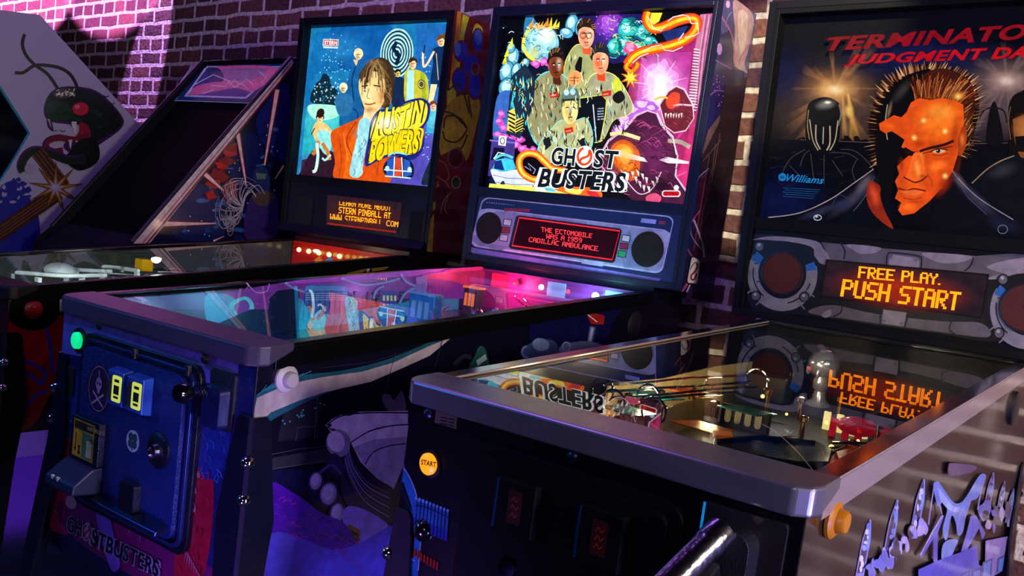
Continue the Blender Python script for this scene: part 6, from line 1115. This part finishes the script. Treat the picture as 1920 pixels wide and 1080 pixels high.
obj('screen_bay', prx(B(), [slant(.02, -.035), slant(.82, -.035), slant(.82, -.05), slant(.02, -.05)], -hw+.018, hw-.018), mat('smoked_screen', '#010102', 0.7, spec=.1), tm)
pl = Plane(tm, (0, slant(.7, -.022)[0], slant(.7, -.022)[1]), tuple(nn)); a = Art(pl)
mq = obj('marquee', prx(B(), [slant(.80, -.024), slant(1.0, -.024), slant(1.0, -.034), slant(.80, -.034)], -hw+.018, hw-.018), mat('marquee_base', '#0c1030', .3), tm)
a.poly('312,187 362,120 534,120 466,191', '#0c2060'); a.poly('345,181 388,124 526,124 462,185', '#8c80c8'); a.poly('350,178 390,126 523,126 460,182', '#3c2c80')
a.poly('400,126 520,127 478,170 440,165 380,176 352,176 372,160 410,150', '#b04890', True); a.poly('420,130 500,130 470,150 430,150', '#7c4c98', True); a.poly('386,130 410,128 420,150 400,152', '#2c2468', True)
for s_ in ('352,177 384,128', '362,160 400,140 430,152', '380,176 400,168 396,160 420,162 430,154 440,164 452,156 464,166', '430,160 440,150 450,158 462,148 474,158', '486,134 500,146 490,154'): a.line(s_, 1.3, '#a8a0e0')
for s_ in ('313,187 330,186 375,122', '318,184 360,124', '315,188 466,193'): a.line(s_, 1.6, '#6c70b0')
a.build('marquee_artwork', printmat('lit_marquee_print', 0.55), mq)
obj('control_panel', prx(B(), [slant(-.02, -.01), slant(.05, -.03), (.72-oy, .93), (.70-oy, .87)], -hw+.018, hw-.018), mat('control_panel_violet', '#0a0818', .6, spec=.2), tm)
pl = Plane(tm, (hw+.0003, 0, 0), (1, 0, 0)); a = Art(pl, clip=(1, -.5, .38, 0, lambda y: min(1.80, 1.006+(y-(.778-oy))*1.2995)))
a.loc([(hw+.0003, y, z) for y, z in prof], '#060820')
a.poly('548,100 560,102 560,460 300,470 250,457', '#07092c')
for q_, cl in (('500,190 540,160 545,300 500,280 480,230', '#101c5c'), ('440,270 480,250 500,320 470,360 430,330', '#0c1448'), ('330,370 400,350 420,440 330,445', '#0c1c50')): a.poly(q_, cl, True)
for i in range(90):
    r_ = random.Random(1600+i); t = r_.random(); x_ = r_.uniform(330, 540); y_ = r_.uniform(160, 452)
    if y_ < 455-(x_-270)*1.15+30: continue
    a.poly(wob(x_, y_, r_.uniform(3, 12), r_.uniform(2, 6), 9, .4, i), r_.choice(['#1c3c7c', '#0c1440', '#24508c', '#101c50', '#3c6098', '#100818']), True)
for i in range(80):
    r_ = random.Random(1700+i); x_ = r_.uniform(350, 545); y_ = r_.uniform(170, 450)
    if y_ > 455-(x_-270)*1.15+35: a.ell(x_, y_, 1.2, 1.4, r_.choice(['#b8c8a8', '#d8d8c0', '#7c9c70']), n=7)
for k_, (x_, y_) in enumerate(P('405,325 415,310 426,300 400,345 418,330 432,285 436,275 395,365')): a.poly(wob(x_, y_, 12, 8, 10, .45, 60+k_), '#a81418' if k_ % 2 else '#780c14', True)
def beam(x0, y0, x1, y1, w0_, w1_):
    for k_, cl in ((1, '#5c0c14'), (.55, '#d8b0b0')):
        dx, dy = x1-x0, y1-y0; L_ = math.hypot(dx, dy); nx, ny = -dy/L_, dx/L_
        a.poly([(x0+nx*w0_*k_, y0+ny*w0_*k_), (x1+nx*w1_*k_, y1+ny*w1_*k_), (x1-nx*w1_*k_, y1-ny*w1_*k_), (x0-nx*w0_*k_, y0-ny*w0_*k_)], cl)
beam(296, 420, 405, 419, 9, 1.5); beam(384, 326, 420, 358, 7, 3); beam(446, 250, 462, 350, 6, 2); beam(520, 168, 496, 310, 7, 2.5); beam(532, 310, 516, 335, 3, 1.5); beam(400, 452, 420, 443, 3, 1)
a.poly('420,348 430,338 442,342 445,370 434,380 422,375', '#801c1c', True); a.poly('474,330 484,312 498,314 506,334 504,356 484,362', '#1c2c58', True); a.poly('480,324 500,326 498,336 482,336', '#50705c'); a.poly('470,370 516,362 518,440 460,446', '#30205c', True); a.poly('472,366 500,358 514,372 496,386 480,382', '#4c3c34', True)
for i in range(34):
    r_ = random.Random(1800+i); t = r_.uniform(1.8, 5.3); L_ = r_.uniform(26, 56); x_, y_ = 456, 388
    a.line([(x_, y_), (x_+L_*.5*math.cos(t), y_+L_*.5*math.sin(t)), (x_+L_*math.cos(t+.3), y_+L_*math.sin(t+.3)), (x_+L_*.95*math.cos(t+.75), y_+L_*.95*math.sin(t+.75))], 1.1, r_.choice(['#98909c', '#b0a8b0', '#787080']), True)
for i in range(10): r_ = random.Random(1900+i); a.ring(438+r_.uniform(-12, 14), 412+r_.uniform(-12, 18), r_.uniform(4, 10), r_.uniform(8, 16), 1.1, '#8c8490')
a.poly('548,106 551,118 281,456 250,456', '#b8a4a8'); a.line('546,118 268,455', 1.6, '#781420'); a.line('549,124 275,457', 3.2, '#6c1420'); a.line('550,112 540,160', 1, '#202040')
a.build('side_artwork', vinyl, tm)

ct = thing('arcade_cabinet', 'tall white-sided arcade cabinet at the far left with a dark green serpent picture', 'arcade cabinet', (-3.61, 0.85, 0), 0, 'arcade cabinets at the left')
bpy.context.view_layer.update(); ox, oy, hw = -3.61, .85, .31
prof = [(1.45, 0), (1.45, 1.24), (1.40, 1.337), (.752, 1.842), (.45, 1.80), (.45, 1.66), (.619, 1.535), (.745, 1.369), (.641, 1.15), (.40, 1.02), (.38, .90), (.52, .82), (.52, 0)]
prof = [(y-oy, z) for y, z in prof]; cw = mat('white_side', '#8c8890', 0.4)
for s_ in (-1, 1):
    a0, a1 = sorted((s_*hw, s_*(hw-.018))); o_ = obj('side_panel', prx(B(), prof, a0, a1), cw, ct, bevel=.001)
    obj('edge_trim', tube(B(), [(s_*(hw-.009), y, z) for y, z in prof[4:10]], .008), mat('teal_trim', '#187c80', .3), o_)
obj('marquee', prx(B(), [(.46-oy, 1.67), (.47-oy, 1.67), (.47-oy, 1.79), (.46-oy, 1.79)], -hw+.018, hw-.018), mat('lit_blue_marquee', '#1850a8', .3, emit=.5), ct)
obj('screen_bezel', prx(B(), [(.63-oy, 1.14), (.77-oy, 1.37), (.64-oy, 1.53), (.66-oy, 1.545), (.80-oy, 1.37), (.65-oy, 1.12)], -hw+.018, hw-.018), mat('bezel_black', '#060810', .3), ct)
obj('control_panel', prx(B(), [(.42-oy, .98), (.64-oy, 1.12), (.65-oy, 1.10), (.42-oy, .95)], -hw+.018, hw-.018), mat('control_panel_blue', '#103c78', .35), ct)
obj('cabinet_front', prx(B(), [(.53-oy, 0.02), (.55-oy, 0.02), (.55-oy, .84), (.53-oy, .84)], -hw+.018, hw-.018), tblk, ct)
obj('cabinet_back', prx(B(), [(1.42-oy, 0.02), (1.44-oy, 0.02), (1.44-oy, 1.25), (1.38-oy, 1.345), (.76-oy, 1.82), (.47-oy, 1.79), (.47-oy, 1.77), (.75-oy, 1.80), (1.37-oy, 1.335), (1.42-oy, 1.24)], -hw+.018, hw-.018), tblk, ct)
pl = Plane(ct, (hw+.0003, 0, 0), (1, 0, 0)); a = Art(pl, clip=(1, -.45, .598, 0, lambda y: 1.842-max(0, y-(.752-oy))*.779))
a.poly('-60,460 -40,395 0,350 30,340 60,370 75,430 60,500 -60,520', '#141c70', True)
for i in range(26): r_ = random.Random(2000+i); x_, y_ = r_.uniform(-10, 75), 350+r_.uniform(-14, 30); a.poly(wob(x_, y_, r_.uniform(2, 7), r_.uniform(2, 5), 9, .4, i), r_.choice(['#141c70', '#141c70', '#8c8890']), True)
for wd, cl in ((6, '#100c08'), (3.4, '#241c0c')):
    a.line('46,64 42,84 50,105 66,122 86,136 98,150 108,166', wd, cl, True); a.line('28,136 44,136 62,124 80,122 108,126 128,136 140,152 146,168', wd, cl, True)
a.poly('82,205 90,180 108,165 140,162 180,170 215,200 232,232 200,262 150,290 120,278 128,262 160,250 150,235 120,232 90,226', '#30103c', True); a.poly('84,205 92,183 110,168 140,165 178,173 212,203 228,232 196,258 170,262 164,240 130,228 96,224', '#0a160e', True)
a.poly('86,205 96,190 124,194 140,214 120,226 94,222', '#10301c', True)
for i in range(26): r_ = random.Random(2100+i); a.line([(x_ := r_.uniform(96, 205), y_ := r_.uniform(176, 250)), (x_+5, y_+3), (x_+11, y_+1)], 1.6, r_.choice(['#183c24', '#04080a', '#102818']), True)
a.ell(151, 204, 17, 14, '#3c0810'); a.ell(151, 204, 15, 12, '#a81c28'); a.ell(145, 200, 5, 4, '#c8606c')
a.poly('100,176 118,166 140,172 138,180 112,184', '#3c4030', True)
for i in range(40): r_ = random.Random(2150+i); a.line([(x_ := r_.uniform(104, 138), y_ := r_.uniform(168, 181)), (x_+3, y_-2)], 1.1, '#e8e0b0')
a.poly('88,222 96,226 100,246 90,238', '#281030', True); a.poly('88,222 94,224 96,240', '#8c8890'); a.poly('134,228 144,228 142,252 138,246', '#b8b4a0'); a.poly('150,228 168,240 166,262 140,262 148,246', '#781020', True)
a.line('168,254 140,262 110,258 90,264 86,276 100,284 118,282', 12, '#2c0c38', True); a.line('168,254 140,261 110,258 92,264 88,275 100,283 116,281', 9, '#5c0c1c', True)
a.poly('128,262 132,280 136,262', '#b0ac98'); a.poly('142,264 144,284 148,264', '#b0ac98'); a.poly('150,262 180,262 185,300 150,320 120,300 130,285', '#060a08', True)
a.line('44,322 40,310 48,292 66,282 96,288 130,300 160,296', 17, '#30103c', True); a.line('44,322 41,310 50,294 66,284 96,290 130,302 160,297', 12, '#0c1c10', True); a.ell(56, 316, 10, 9, '#8c8890', 10)
for wd, x0, y0, x1, y1 in ((26, 70, 284, 120, 350), (30, -20, 450, 110, 360)):
    a.line([(x0, y0), (x1, y1)], wd, '#34180c'); [a.line([(x0+k_*(3 if wd == 26 else 1), y0-k_*(2 if wd == 26 else 4)), (x1+k_*(3 if wd == 26 else 1), y1-k_*(2 if wd == 26 else 4))], 1.5, '#6c4420') for k_ in (-3, -1, 1, 3)]
star = [(104+(54 if i % 2 else 15)*math.cos(i*PI/9+.2), 352+(50 if i % 2 else 14)*math.sin(i*PI/9+.2)) for i in range(18)]
a.poly(star, '#3c200c'); a.poly([(104+(x_-104)*.8, 352+(y_-352)*.8) for x_, y_ in star], '#7c5420'); a.poly([(104+(x_-104)*.4, 352+(y_-352)*.4) for x_, y_ in star], '#8c8898')
a.build('side_artwork', vinyl, ct)
